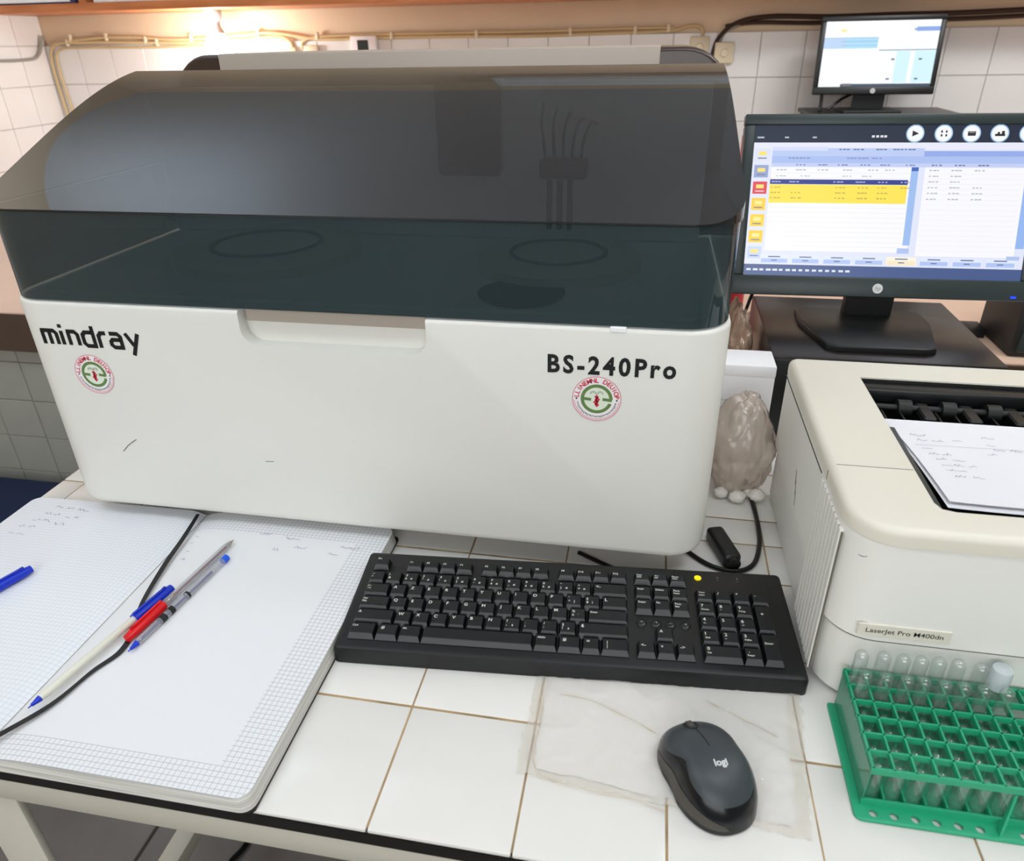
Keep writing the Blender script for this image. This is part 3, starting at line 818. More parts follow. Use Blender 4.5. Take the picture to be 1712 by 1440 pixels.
rowsP = [[('7', 'Home'), ('8', '^'), ('9', 'PgUp')], [('4', '<-'), ('5', ''), ('6', '->')], [('1', 'End'), ('2', 'v'), ('3', 'PgDn')]]
for k, l in enumerate((wd('Verr', 'num'), c1('/'), c1('*'), c1('-'))): key(xp+k*P_, y0+4*P_, 1, 1, l)
for r, rr_ in enumerate(rowsP):
    for k, (a, b__) in enumerate(rr_): key(xp+k*P_, y0+(3-r)*P_, 1, 1, ((a, .0008, .0064, .0046),)+(((b__, .0008, .0022, .0026),) if b__ else ()))
key(xp+3*P_, y0+2*P_, 1, 2, (('+', .003, .018, .005),)); key(xp+3*P_, y0, 1, 2, (('Enter', .0004, .018, .0032),))
key(xp, y0, 2, 1, (('0', .0008, .0064, .0046), ('Ins', .0008, .0022, .0028))); key(xp+2*P_, y0, 1, 1, (('.', .002, .0064, .005), ('Suppr', .0004, .0022, .0025)))
for k, dx in enumerate((.006, .027, .048)):
    v = .132; M = KM @ Matrix.Translation((xp+dx, v-.004, kz(v)+.0001))
    if k == 0: out('status_light', B().lathe([(.0038, -.001), (.0038, .0006), (0, .0009)], 18, M), 'yellow_light', kb, label='yellow dot over the status lights')
    bb = B(); text(bb, '1A&'[k] if k else '', M @ Vector((-.001, .001, .0002)), KM.to_3x3() @ X, KM.to_3x3() @ Y, .0035)
    if k:
        text(bb, 'o', M @ Vector((-.001, -.003, .0002)), KM.to_3x3() @ X, KM.to_3x3() @ Y, .003)
        out('legend', bb, 'cable_grey', kb, smooth=0)

# ================================================================== MOUSE + SHEET
sh = thing('crumpled_sheet', 'crumpled cream plastic sheet lying under the black mouse', 'sheet', (.23, 0, 0))
def sheet_mesh(seed, z0, amp, shrink, wob):
    nx, ny = 90, 54; cor = [Vector((.108, -.052)), Vector((.345, -.073)), Vector((.358, .080)), Vector((.112, .085))]
    V = []; F = []
    for j in range(ny+1):
        for i in range(nx+1):
            u = shrink+(1-2*shrink)*i/nx; v = shrink+(1-2*shrink)*j/ny
            p = cor[0]*(1-u)*(1-v)+cor[1]*u*(1-v)+cor[2]*u*v+cor[3]*(1-u)*v
            e = min(i, nx-i, j, ny-j)
            q = Vector((p.x*22, p.y*22, seed))
            rd = 0
            for oc, am in ((1, 1), (2.1, .55), (4.3, .3)):
                rd += am*(1-abs(noise.noise(q*oc))*2.6)**3 if abs(noise.noise(q*oc)) < .38 else 0
            z = z0+amp*max(rd, 0)
            if e < 2: p = p+Vector((noise.noise(Vector((p.x*90, p.y*90, seed)))*wob, noise.noise(Vector((p.x*90, p.y*90, seed+5)))*wob))
            V.append((p.x, p.y, max(z, z0)))
    for j in range(ny):
        for i in range(nx): o = j*(nx+1)+i; F.append((o, o+1, o+nx+2, o+nx+1))
    return B().raw(V, F)
out('paper_insert', sheet_mesh(1.3, .0006, .0004, .05, .003), 'paper', sh, smooth=3)
out('plastic_film', sheet_mesh(7.7, .0012, .0016, 0, .0035), 'sheet_film', sh, smooth=3)
stn = B()
for k, pts in enumerate(([(.118, .03), (.122, .0), (.119, -.03), (.124, -.048)], [(.125, -.052), (.16, -.060), (.20, -.062), (.232, -.068)], [(.135, .035), (.165, .032), (.20, .018), (.225, .005)], [(.27, .05), (.30, .035), (.33, .02)])):
    ribbon(stn, [(x, y, .0030) for x, y in pts], (.0003, .0009), .0002)
out('stained_fold', stn, 'fold_tan', sh, smooth=0)

mo = thing('mouse', 'dark grey wireless mouse on the crumpled cream sheet', 'mouse', (.2655, -.0325, .0018), radians(26))
MM = wm(mo)
def mouse_r(a):
    c, s_ = cos(a), sin(a); hw_, hl_ = .0345, .0500
    n_ = 2.35; base = (abs(c/hw_)**n_+abs(s_/hl_)**n_)**(-1/n_)
    waist = 1-.07*math.exp(-((s_-.05)/.35)**2)*(1 if c < 0 else .6)
    return base*waist
def mouse_h(x, y):
    v = y/.0500  # -1 rear .. 1 front
    crown = .039*(1-.36*max(v+.15, 0)**2-.35*max(-v-.15, 0)**2)
    return crown
def mouse_shell(r0, r1, rows, lift=0, n=72):
    V = []; F = []
    for j in range(rows+1):
        q = r0+(r1-r0)*j/rows
        for k in range(n):
            a = 2*pi*k/n; R = mouse_r(a); x, y = cos(a)*R*q, sin(a)*R*q
            z = mouse_h(x, y)*(1-q**3.6)**.42 if q < 1 else 0
            V.append(MM @ Vector((x, y, z+lift)))
    for j in range(rows):
        for k in range(n): m = (k+1) % n; F.append((j*n+k, (j+1)*n+k, (j+1)*n+m, j*n+m))
    return V, F, n
V, F, n = mouse_shell(.72, 1., 16)
# lower skirt
o = len(V); 
for k in range(n): a = 2*pi*k/n; R = mouse_r(a)*.96; V.append(MM @ Vector((cos(a)*R, sin(a)*R, 0)))
out('mouse_body', B().raw(V, F), 'mouse_side', mo, smooth=1.2, label='glossy black body of the mouse')
def top_q(a):
    c, s_ = cos(a), sin(a)
    side = max(0, abs(c))**2
    return .90-.19*side*math.exp(-((s_+.15)/.55)**2)*(1.0 if c < 0 else .35)-.045*max(0, -s_)
V = []; F = []; rows = 18; n = 72
for j in range(rows+1):
    for k in range(n):
        a = 2*pi*k/n; q = top_q(a)*j/rows; R = mouse_r(a); x, y = cos(a)*R*q, sin(a)*R*q
        V.append(MM @ Vector((x, y, mouse_h(x, y)*(1-q**3.6)**.42+.0007*(1 if j < rows else 0))))
for j in range(rows):
    for k in range(n): m = (k+1) % n; F.append((j*n+k, (j+1)*n+k, (j+1)*n+m, j*n+m))
out('top_cover', B().raw(V, F).merge(1e-7), 'mouse_top', mo, smooth=1.2, label='matte slate grey top cover')
# side grip
V = []; F = []
m_ = 26
for j in range(7):
    for k in range(m_):
        a = pi*.72+(pi*.74)*k/(m_-1); R = mouse_r(a); ed = max(sin(pi*k/(m_-1)), 0)**.6
        qq = .997-.052*ed*(1-j/6)
        x, y = cos(a)*R*qq, sin(a)*R*qq; zz = mouse_h(x, y)*(1-qq**3.6)**.42
        V.append(MM @ Vector((x*(1+.010*ed), y*(1+.010*ed), zz+.0002)))
for j in range(6):
    for k in range(m_-1): F.append((j*m_+k, (j+1)*m_+k, (j+1)*m_+k+1, j*m_+k+1))
out('side_grip', B().raw(V, F), 'mouse_grip', mo, smooth=1.2)
def msurf(x, y, d=0):
    a = atan2(y, x); q = sqrt(x*x+y*y)/mouse_r(a); return MM @ Vector((x, y, mouse_h(x, y)*(1-min(q, .999)**3.6)**.42+.0008+d))
bl = B(); P1 = [msurf(0, .0255-.024*k/10, .0002) for k in range(11)]; bl.tube(P1, .0003, 6)
bl.tube([msurf(.0052*cos(a), .0320+.0080*sin(a), .0002) for a in [i/24*2*pi for i in range(25)]], .00045, 6)
out('button_gap', bl, 'ink_black', mo)
wc = msurf(0, .0320, -.0034)
MW = Matrix.Translation(wc) @ Matrix.Rotation(radians(26), 4, 'Z') @ Matrix.Rotation(pi/2, 4, 'Y') @ Matrix.Translation((0, 0, -.003))
out('scroll_wheel', B().lathe([(0, 0), (.0045, 0), (.0056, .001), (.0056, .005), (.0045, .006), (0, .006)], 28, MW), 'mouse_grip', mo)
lg = B(); text(lg, 'logi', (0, 0, 0), X, Y, .0078, bold=.035)
xm = (min(v.x for v in lg.v)+max(v.x for v in lg.v))/2
lr = radians(-9)
lg.v = [msurf(.001+(v.x-xm)*cos(lr)-(v.y-.003)*sin(lr), -.0145+(v.x-xm)*sin(lr)+(v.y-.003)*cos(lr), .0003) for v in lg.v]
out('logo', lg, 'logo_silver', mo, smooth=0)

# ================================================================== PRINTER
PX0, PX1, PY0, PY1, PT = .366, .742, .068, .425, .2005
pr = thing('laser_printer', 'cream desktop laser printer with a sheet in its top tray', 'printer', (.55, .25, 0))
cutT = [(.437, .374), (.4385, .115), (.452, .101), (.668, .101), (.678, .112), (.678, .374)][::-1]
def cutter(poly, z0, z1):
    b = B().prism(poly, z0, z1).merge(); o = bpy.data.objects.new('cut', mesh_from(b, 'cut', ['printer_cream'], 0)); COL.objects.link(o); return o
fc = (.040, .040, .012, .012)
out('lower_body', B().prism(rrect(PX0+.004, PX1-.004, PY0+.004, PY1, fc, 8), .004, .082, bb=.006), 'printer_white', pr)
main = out('body', B().prism(rrect(PX0, PX1, PY0, PY1, fc, 8), .0828, .1835), 'printer_white', pr)
bake_boolean(main, [cutter(cutT[::-1] if False else [(.437, .101), (.678, .101), (.678, .374), (.437, .374)], .14, .21)])
def topshell(y0, y1, cor):
    b = B().prism(rrect(PX0-.0005, PX1+.0005, y0, y1, cor, 8), .1842, PT, bt=.007, seg=4)
    return b
hole = [(.4385, .113), (.442, .104), (.452, .101), (.668, .101), (.678, .111), (.678, .374), (.437, .374)]
t1 = out('top_panel', B().prism(rrect(PX0-.0005, PX1+.0005, PY0-.001, PY1, (.041, .041, .012, .012), 8), .1842, PT, bt=.007, seg=4), 'printer_cream', pr, label='cream top panel')
bake_boolean(t1, [cutter(hole, .15, .25)])
out('panel_seam', B().box(PX0+.0055, .437, .1657, .1664, PT-.001, PT+.00015).box(.678, PX1-.0055, .1657, .1664, PT-.001, PT+.00015).box(PX0-.0008, PX0+.001, .1657, .1664, .184, PT-.007), 'seam', pr, smooth=0, kind='stuff')
out('seam_core', B().prism(rrect(PX0+.0012, PX1-.0015, PY0+.0012, PY1-.001, (.039, .039, .012, .012), 8), .1815, .186), 'seam', pr)
bake_boolean([o for o in COL.objects if o.name.startswith('seam_core')][-1], [cutter([(.43, .095), (.685, .095), (.685, .38), (.43, .38)], .15, .25)])
out('vent_backing', B().box(PX0-.0003, PX0+.001, .092, .182, .018, .176), 'vent_back', pr, smooth=0)
out('seam_core', B().prism(rrect(PX0+.0015, PX1-.0015, PY0+.002, PY1-.001, (.039, .039, .012, .012), 8), .080, .086), 'seam', pr)
# tray lining
MT = lambda: None
ln = B()
ln.raw([(.4378, .1018, .199), (.4378, .3732, .199), (.4378, .3732, .150), (.4378, .1018, .176)], [(0, 1, 2, 3)])
ln.raw([(.6772, .1018, .199), (.6772, .3732, .199), (.6772, .3732, .150), (.6772, .1018, .176)], [(3, 2, 1, 0)])
ln.raw([(.4378, .1018, .199), (.6772, .1018, .199), (.6772, .1018, .176), (.4378, .1018, .176)], [(3, 2, 1, 0)])
ln.raw([(.4378, .3732, .199), (.6772, .3732, .199), (.6772, .3732, .150), (.4378, .3732, .150)], [(0, 1, 2, 3)])
ln.raw([(.4378, .1018, .176), (.6772, .1018, .176), (.6772, .3732, .150), (.4378, .3732, .150)], [(0, 1, 2, 3)])
out('output_tray', ln, 'black_matte', pr, smooth=0, label='black recessed output tray')
# inner step of the tray edge
out('tray_step', B().box(.4379, .4500, .102, .270, .176, .1915, .002, 2).box(.450, .677, .102, .1085, .176, .1915, .002, 2), 'monitor_bezel', pr)
# paper exit mechanism
out('exit_bar', B().box(.438, .677, .352, .372, .180, .196, .002, 2), 'black_plastic', pr)
out('exit_bar', B().box(.438, .677, .300, .306, .160, .172, .002, 1), 'black_plastic', pr)
out('exit_roller_shaft', B().tube([(.44, .335, .183), (.676, .335, .183)], .0035, 10), 'black_matte', pr)
for k in range(5):
    u = .470+.045*k
    out('exit_roller', B().lathe([(0, 0), (.009, 0), (.009, .014), (0, .014)], 16, Matrix(((0, 0, 1, u), (1, 0, 0, .335), (0, 1, 0, .183), (0, 0, 0, 1)))), 'black_matte', pr)
    out('exit_guide', B().box(u+.020, u+.034, .306, .345, .176, .186, .002, 1), 'monitor_dark', pr)
for k in range(12): out('exit_rib', B().box(.452+.0185*k, .4545+.0185*k, .304, .330, .160, .182, .0005, 1), 'black_plastic', pr)
# left side vents
for k in range(9):
    yv = .094+.0098*k
    out('vent_rib', B().box(PX0-.0016, PX0+.002, yv, yv+.0066, .016, .178, .0007, 1), 'printer_white', pr)
out('side_groove', B().box(PX0-.0006, PX0+.001, .186, .42, .178, .1792), 'seam', pr, smooth=0)
# name plate
out('name_plate', B().box(.389, .4635, PY0-.0012, PY0+.001, .0885, .1015, .0004, 1), 'printer_cream', pr)
tb2 = B(); text(tb2, 'LaserJet Pro M400dn', (.3955, PY0-.0014, .0930), X, Z, .0068, width=.062, bold=.004)
out('lettering', tb2, 'ink_black', pr, smooth=0)
mk = B(); stroke(mk, [(.3745, .1725), (.378, .171), (.3815, .1712)], .0006, (0, PY0-.0005+.0008, 0), X, Z)
out('scratch', mk, 'seam', pr, smooth=0)
# smudge
sm = B()
for k in range(3): stroke(sm, [(.262+k*.006, .09+.01*k), (.268+k*.006, .105+.01*k)], .0015, (PX0-.0004, 0, 0), Y, Z)
out('smudge', sm, 'smudge_brown', pr, smooth=0)

# sheets in the tray
def paper_sheet(name, x0, x1, y0, y1, zf, label, cat, lift=0, curl=0, group=None):
    t = thing(name, label, cat, ((x0+x1)/2, (y0+y1)/2, .17))
    n = 16; V = []; F = []
    for j in range(n+1):
        v = j/n; y = y0+(y1-y0)*v
        for i in range(n+1):
            u = i/n; x = x0+(x1-x0)*u
            V.append((x+curl*(1-u)*v**3, y, zf(u, v)+lift))
    for j in range(n):
        for i in range(n): o = j*(n+1)+i; F.append((o, o+1, o+n+2, o+n+1))
    Vb = [(a, b__, c-.0002) for a, b__, c in V]
    b = B().raw(V, F); b.raw(Vb, [f[::-1] for f in F])
    out('paper', b, 'paper_print', t, smooth=1.5); return t
def zf1(u, v): return .1885-.002*sin(v*pi)+.0016*(1-u)**6*(1-v)-.002*v
def zf2(u, v): return zf1(u, v)+.0016+.0010*(1-v)
paper_sheet('printed_sheet', .4555, .665, .124, .292, zf1, 'lower white sheet in the printer tray, edge showing at the front', 'paper', curl=-.012)
ps = paper_sheet('printed_sheet', .4580, .668, .130, .294, zf2, 'top white sheet with handwriting in the printer tray', 'paper', curl=-.015)
hw = B()
def pzf(x, y): return zf2((x-.458)/.21, (y-.13)/.164)+.0004
for k, (x, y, l, w_) in enumerate([(.463, .259, .018, 1), (.466, .249, .028, 2), (.50, .252, .015, 1), (.53, .247, .012, 1), (.466, .232, .012, 1), (.469, .221, .025, 2), (.472, .211, .03, 2), (.474, .200, .034, 3), (.476, .190, .018, 2), (.479, .178, .03, 2), (.524, .228, .012, 1), (.533, .238, .03, 2), (.53, .262, .02, 1)]):
    scribble(hw, (x, y, pzf(x, y)), X, Y, l, .0045, 70+k, words=w_, wd=.0004)
ln_ = B(); stroke(hw, [(.462, .240), (.60, .2435)], .0003, (0, 0, pzf(.5, .24)+.0001), X, Y)
out('handwriting', hw, 'pencil_mark', ps, smooth=0)

# ================================================================== DESKTOP CASE + BIG MONITOR
pcx = thing('desktop_computer', 'black flat desktop computer case carrying the large monitor', 'computer', (.53, .70, 0))
out('case', B().box(.375, .688, .578, .862, .004, .140, .003, 2), 'pc_brown_black', pcx)
out('front_bezel', B().box(.377, .686, .572, .579, .006, .137, .002, 2), 'black_plastic', pcx)
for fx in (.40, .66):
    for fy_ in (.60, .84): out('foot', B().lathe([(0, 0), (.01, 0), (.01, .005), (0, .005)], 12, Matrix.Translation((fx, fy_, 0))), 'black_plastic', pcx)

def monitor(name, label, base, center, w_, h_, yaw, tilt, base_pts, basez, neck, scrf, bezel='monitor_bezel', side=.016, bot=.030):
    t = thing(name, label, 'monitor', base)
    r = Vector((cos(yaw), -sin(yaw), 0)); nrm = Vector((-sin(yaw), -cos(yaw), 0))
    u = Z*cos(tilt)-nrm*sin(tilt); f = r.cross(u)  # outward towards viewer
    f = -(u.cross(r)); 
    C0 = Vector(center)
    if f.dot(nrm) < 0: f = -f
    M = Matrix(((r.x, u.x, f.x, C0.x), (r.y, u.y, f.y, C0.y), (r.z, u.z, f.z, C0.z), (0, 0, 0, 1)))
    W2 = w_/2
    fr = B()
    for (a, b_, c, d) in ((-W2, W2, h_-side, h_), (-W2, W2, 0, bot), (-W2, -W2+side, bot, h_-side), (W2-side, W2, bot, h_-side)):
        fr.box(a, b_, c, d, -.018, 0, .0025, 2, M=M)
    out('bezel', fr, bezel, t)
    out('rear_shell', B().box(-W2+.004, W2-.004, .004, h_-.004, -.034, -.017, .006, 2, M=M).box(-W2*.5, W2*.5, h_*.2, h_*.8, -.052, -.033, .008, 2, M=M), 'monitor_dark', t)
    s_ = out('screen', scrf(M, -W2+side, W2-side, bot, h_-side), 'screen_pixels', t, smooth=0)
    rl = .0075 if w_ > .4 else .008
    lg_ = B(); ring(lg_, M @ Vector((0, bot*.45, .0006)), r, u, 0, rl, n=24); out('logo', lg_, 'logo_silver', t, smooth=0)
    lt_ = B(); text(lt_, 'hp', M @ Vector((0, bot*.45-rl*.35, .0010)), r, u, rl*1.2, center=True, shear=.25, bold=.0); out('lettering', lt_, 'cable_grey', t, smooth=0)
    # stand
    nb_, nt2 = neck
    out('neck', B().prism([(-nb_, 0), (nb_, 0), (nb_, .016), (-nb_, .016)], basez+.008, nt2, M=Matrix.Translation((C0.x, C0.y+.030, 0)) @ Matrix.Rotation(-yaw, 4, 'Z')), 'monitor_dark', t)
    bs = B().prism(base_pts, basez+.0005, basez+.0105, bt=.003); out('base_plate', bs, 'monitor_dark', t)
    return t, M

def R_(b, M, x0, x1, y0, y1, A, col, d):
    ax, bx, ay, by = A
    xa, xb = ax+(bx-ax)*x0, ax+(bx-ax)*x1; ya, yb = by-(by-ay)*y1, by-(by-ay)*y0
    z = -.003+d*.0001
    b.raw([M @ Vector((xa, ya, z)), M @ Vector((xb, ya, z)), M @ Vector((xb, yb, z)), M @ Vector((xa, yb, z))], [(0, 1, 2, 3)], col)
def disc(b, M, cx, cy, r, A, col, d):
    ax, bx, ay, by = A; q = M @ Vector((ax+(bx-ax)*cx, by-(by-ay)*cy, -.003+d*.0001)); m3 = M.to_3x3()
    ring(b, q, m3 @ X, m3 @ Y, 0, r, n=20, col=col)
def big_screen(M, ax, bx, ay, by):
    A = (ax, bx, ay, by); b = B(); rnd = random.Random(5)
    r = lambda x0, x1, y0, y1, c, d=1: R_(b, M, x0, x1, y0, y1, A, c, d)
    r(0, 1, 0, 1, (226, 230, 250), 0)
    r(0, 1, 0, .112, (34, 42, 62)); r(0, 1, .112, .155, (232, 234, 250)); r(.07, .61, .148, .20, (188, 204, 244), 2)
    r(.07, .27, .140, .165, (214, 222, 250), 3)
    r(.61, 1, .165, .20, (150, 172, 232), 2); r(.07, 1, .20, .245, (172, 192, 240), 2); r(.07, 1, .245, .27, (196, 208, 244), 2)
    r(.07, .59, .27, .83, (248, 248, 252), 3); r(.62, .965, .27, .85, (248, 248, 252), 3)
    for k in range(17): r(.07, .57, .277+k*.0325, .279+k*.0325, (226, 228, 236), 4)
    for k in range(17): r(.625, .955, .277+k*.0335, .2785+k*.0335, (230, 232, 238), 4)
    r(.07, .565, .352, .384, (48, 62, 140), 5); r(.07, .565, .386, .508, (252, 228, 84), 5)
    r(.572, .597, .27, .78, (158, 190, 240), 5); r(.572, .597, .27, .295, (72, 104, 190), 6); r(.555, .597, .80, .835, (176, 196, 240), 6)
    r(.965, .995, .27, .79, (150, 184, 240), 5); r(.965, .995, .27, .30, (60, 90, 180), 6); r(.94, .985, .84, .865, (176, 196, 240), 6)
    # rows of small print
    for (y, xs_, c) in [(.29, (.09, .16, .24, .33, .42, .48), (190, 190, 200)), (.33, (.09, .18, .33, .40), (200, 200, 206)), (.368, (.075, .14, .30, .38, .46, .54), (170, 176, 220)),
                        (.405, (.075, .31, .39, .46, .54), (206, 184, 80)), (.44, (.075, .15, .31, .39, .46), (200, 178, 80)), (.475, (.075, .15, .31, .39, .46), (196, 172, 80)),
                        (.257, (.16, .24, .31, .39, .46, .55), (120, 134, 180)), (.29, (.635, .71, .79), (186, 186, 194)), (.327, (.635, .71), (190, 190, 196)), (.363, (.635, .71), (190, 190, 196)),
                        (.40, (.635, .71, .79), (190, 190, 196)), (.437, (.635, .71, .79), (188, 188, 196)), (.475, (.635, .71, .79), (186, 186, 194)), (.257, (.64, .72, .80), (100, 112, 150)),
                        (.157, (.31, .36, .44, .50, .54), (110, 120, 150)), (.213, (.13, .17, .34, .38, .43), (130, 146, 190))]:
        for x in xs_:
            for q in range(3): r(x+q*.013, x+q*.013+rnd.uniform(.006, .012), y-.004, y+.004, c, 7)
    cols = [(222, 228, 246), (150, 166, 208), (222, 70, 84), (250, 208, 60), (250, 212, 56), (250, 208, 50), (200, 214, 250)]
    for k, c in enumerate(cols):
        y = .15+k*.109; r(.008, .060, y, y+.082, c, 3)
        r(.020, .048, y+.02, y+.045, (250, 226, 120) if c[2] > 90 or k == 2 else (252, 236, 150), 4); r(.018, .050, y+.060, y+.068, (130, 130, 150) if k != 2 else (240, 200, 200), 4)
    for k in range(8):
        x = .058+k*.116; c = (178, 198, 244) if k != 4 else (246, 232, 200)
        r(x, x+.106, .858, .915, (226, 234, 252) if k != 4 else (252, 244, 224), 5); r(x+.004, x+.102, .885, .913, c, 6); r(x+.03, x+.075, .868, .876, (100, 116, 160), 7); r(x+.042, x+.064, .893, .900, (100, 116, 160), 7)
    r(0, 1, .925, 1, (70, 90, 140), 5)
    for k in range(16):
        x = .01+k*.0245; r(x, x+rnd.uniform(.013, .021), .955, .969, (222, 228, 240), 6)
    for k, x in enumerate((.57, .668, .763, .858, .955)):
        disc(b, M, x, .055, .0128, A, (150, 190, 226), 3); disc(b, M, x, .055, .0112, A, (246, 248, 250), 4)
    dk_ = (40, 40, 44); m3 = M.to_3x3()
    def at(x, y, d=6): return M @ Vector((ax+(bx-ax)*x, by-(by-ay)*y, -.003+d*.0001))
    b.raw([at(.560, .036), at(.560, .074), at(.583, .055)], [(0, 1, 2)], dk_)
    for dx in (-.010, .006): r(.668+dx, .668+dx+.006, .036, .050, dk_, 6); r(.668+dx, .668+dx+.006, .060, .074, dk_, 6)
    r(.750, .777, .042, .070, dk_, 6); r(.754, .773, .047, .050, (200, 200, 200), 7)
    r(.842, .876, .058, .072, dk_, 6); r(.850, .858, .046, .060, dk_, 6); r(.864, .874, .040, .060, dk_, 6)
    text(b, '?', at(.955, .078), m3 @ X, m3 @ Y, .016, bold=.03, center=True, col=dk_)
    for x in (.42, .435, .450, .463): r(x, x+.010, .066, .080, (226, 228, 232), 4)
    for x in (.01, .02, .11, .21): r(x, x+.015, .074, .084, (190, 194, 204), 4)
    return b
bp = [(-.075, -.085), (-.060, -.092), (.060, -.092), (.075, -.085), (.098, .020), (.096, .070), (.080, .080), (-.080, .080), (-.096, .070), (-.098, .020)]
bp = [(x+.528, y+.697) for x, y in bp]
mt, MB_ = monitor('monitor', 'large computer monitor showing yellow table rows, on the black computer case', (.535, .70, .140), (.538, .716, .1895), .4345, .2685, -.0343, .318, bp, .140, (.036, .235), big_screen)
out('power_light', B().box(.190, .197, .004, .007, 0, .0012, M=MB_), 'led_blue', mt)

# small far monitor
def small_screen(M, ax, bx, ay, by):
    A = (ax, bx, ay, by); b = B(); r = lambda x0, x1, y0, y1, c, d=1: R_(b, M, x0, x1, y0, y1, A, c, d)
    r(0, 1, 0, 1, (250, 253, 255), 0); r(0, .48, .25, .41, (176, 222, 248)); r(0, .2, .25, .41, (190, 214, 246), 2); r(.16, .48, .30, .31, (140, 184, 220), 3); r(.16, .48, .36, .37, (150, 196, 226), 3); r(0, .48, .245, .255, (150, 190, 226), 3)
    r(.80, 1, .10, .165, (140, 170, 232)); r(.78, .82, .12, .15, (140, 170, 232), 2); r(.14, .19, .12, .16, (252, 236, 150)); r(.66, .78, .46, .94, (214, 246, 255)); r(.82, 1, .46, .94, (214, 246, 255)); r(.5, 1, .435, .45, (130, 160, 180))
    r(.2, 1, .955, 1, (66, 84, 100)); r(.22, .30, .95, .99, (110, 110, 120), 2)
    for x, y in ((.60, .87), (.85, .87), (.62, .57), (.86, .57)): r(x, x+.03, y, y+.025, (90, 110, 140), 3)
    return b
mt2, MS_ = monitor('monitor', 'small black monitor on the back bench against the tiled wall', (.885, 2.42, .312), (.885, 2.40, .3685), .380, .2345, .0170, .15, [(.885+x, 2.42+y) for x, y in ((-.09, -.07), (.09, -.07), (.09, .07), (-.09, .07))], .312, (.05, .42), small_screen, bezel='monitor_dark', side=.0155, bot=.0235)
ds = thing('black_cabinet', 'black low cabinet under the small monitor', 'cabinet', (.925, 2.38, 0))
out('cabinet_body', B().box(.70, 1.15, 2.22, 2.60, .002, .30, .004, 2), 'black_matte', ds)
out('cabinet_top', B().box(.69, 1.165, 2.21, 2.61, .30, .312, .002, 1), 'black_plastic', ds)
tag(out('monitor_cable', B().tube([(.735, 2.44, .314), (.737, 2.45, .34), (.735, 2.46, .40)], .006, 6).tube([(.76, 2.44, .318), (.80, 2.45, .35), (.84, 2.46, .37)], .005, 6), 'cable_black', origin=(.735, 2.45, .313)), 'black cable pieces hanging behind the small monitor', 'cable')

# ================================================================== TUBE RACK
RX0, RY0, RZ = .388, -.0355, .047; CX, CY = .0156, .0170; NC, NR = 12, 6
rk = thing('tube_rack', 'green plastic test tube rack in front of the printer', 'rack', (RX0+.09, .015, 0))
RX1 = RX0+NC*CX; RY1 = RY0+NR*CY
base = out('base_plate', B().prism(rrect(RX0-.008, RX1+.008, -.0490, RY1, (.006, .006, .002, .002), 4), .0005, .0035, bt=.001), 'rack_green', rk)
cts = []
for k in range(NC):
    if k == 6: continue
    cts.append(((RX0+(k+.5)*CX-.001, -.0425), .0034))
b = B()
for (c, r_) in cts: b.lathe([(r_, -.01), (r_, .01)][::1]+[], 14, Matrix.Translation((c[0], c[1], 0)))
bc = B()
for (c, r_) in cts: bc.prism([(c[0]+r_*cos(a*pi/7), c[1]+r_*sin(a*pi/7)) for a in range(14)], -.01, .01)
co_ = bpy.data.objects.new('cut', mesh_from(bc, 'cut', ['rack_green'], 0)); COL.objects.link(co_); bake_boolean(base, [co_])
g = B(); t = .0016
def grid_level(name, z0, z1, mt):
    for k in range(NC+1): out('rack_rib', B().box(RX0+k*CX-t/2, RX0+k*CX+t/2, RY0, RY1, z0, z1), mt, rk, smooth=0)
    for k in range(NR+1):
        tt = t if 0 < k < NR else .0022
        out('rack_rib', B().box(RX0-t, RX1+t, RY0+k*CY-tt/2, RY0+k*CY+tt/2, z0, z1), mt, rk, smooth=0)
grid_level('top', RZ-.006, RZ, 'rack_green')
for k in range(NC+1): out('rack_divider', B().box(RX0+k*CX-t/2, RX0+k*CX+t/2, RY0+.002, RY1, .0034, .011), 'rack_green', rk, smooth=0)
out('lower_rail', B().box(RX0-.002, RX1+.002, RY0-.001, RY0+.0015, .0034, .010), 'rack_green', rk)
for s_ in (RX0-.0015, RX1+.0005):
    out('end_panel', B().box(s_, s_+.001, RY0, RY1, .0034, RZ-.004), 'rack_green_clear', rk, smooth=0)
out('front_strut', B().raw([(RX0+6.2*CX, -.0465, .0036), (RX0+6.2*CX+.002, -.0465, .0036), (RX0+6.5*CX+.002, RY0-.0012, .040), (RX0+6.5*CX, RY0-.0012, .040), (RX0+6.2*CX, -.040, .0036), (RX0+6.2*CX+.002, -.040, .0036)], [(0, 1, 2, 3), (4, 3, 2, 5), (0, 3, 4), (1, 5, 2), (0, 4, 5, 1)]), 'rack_green', rk, smooth=0)
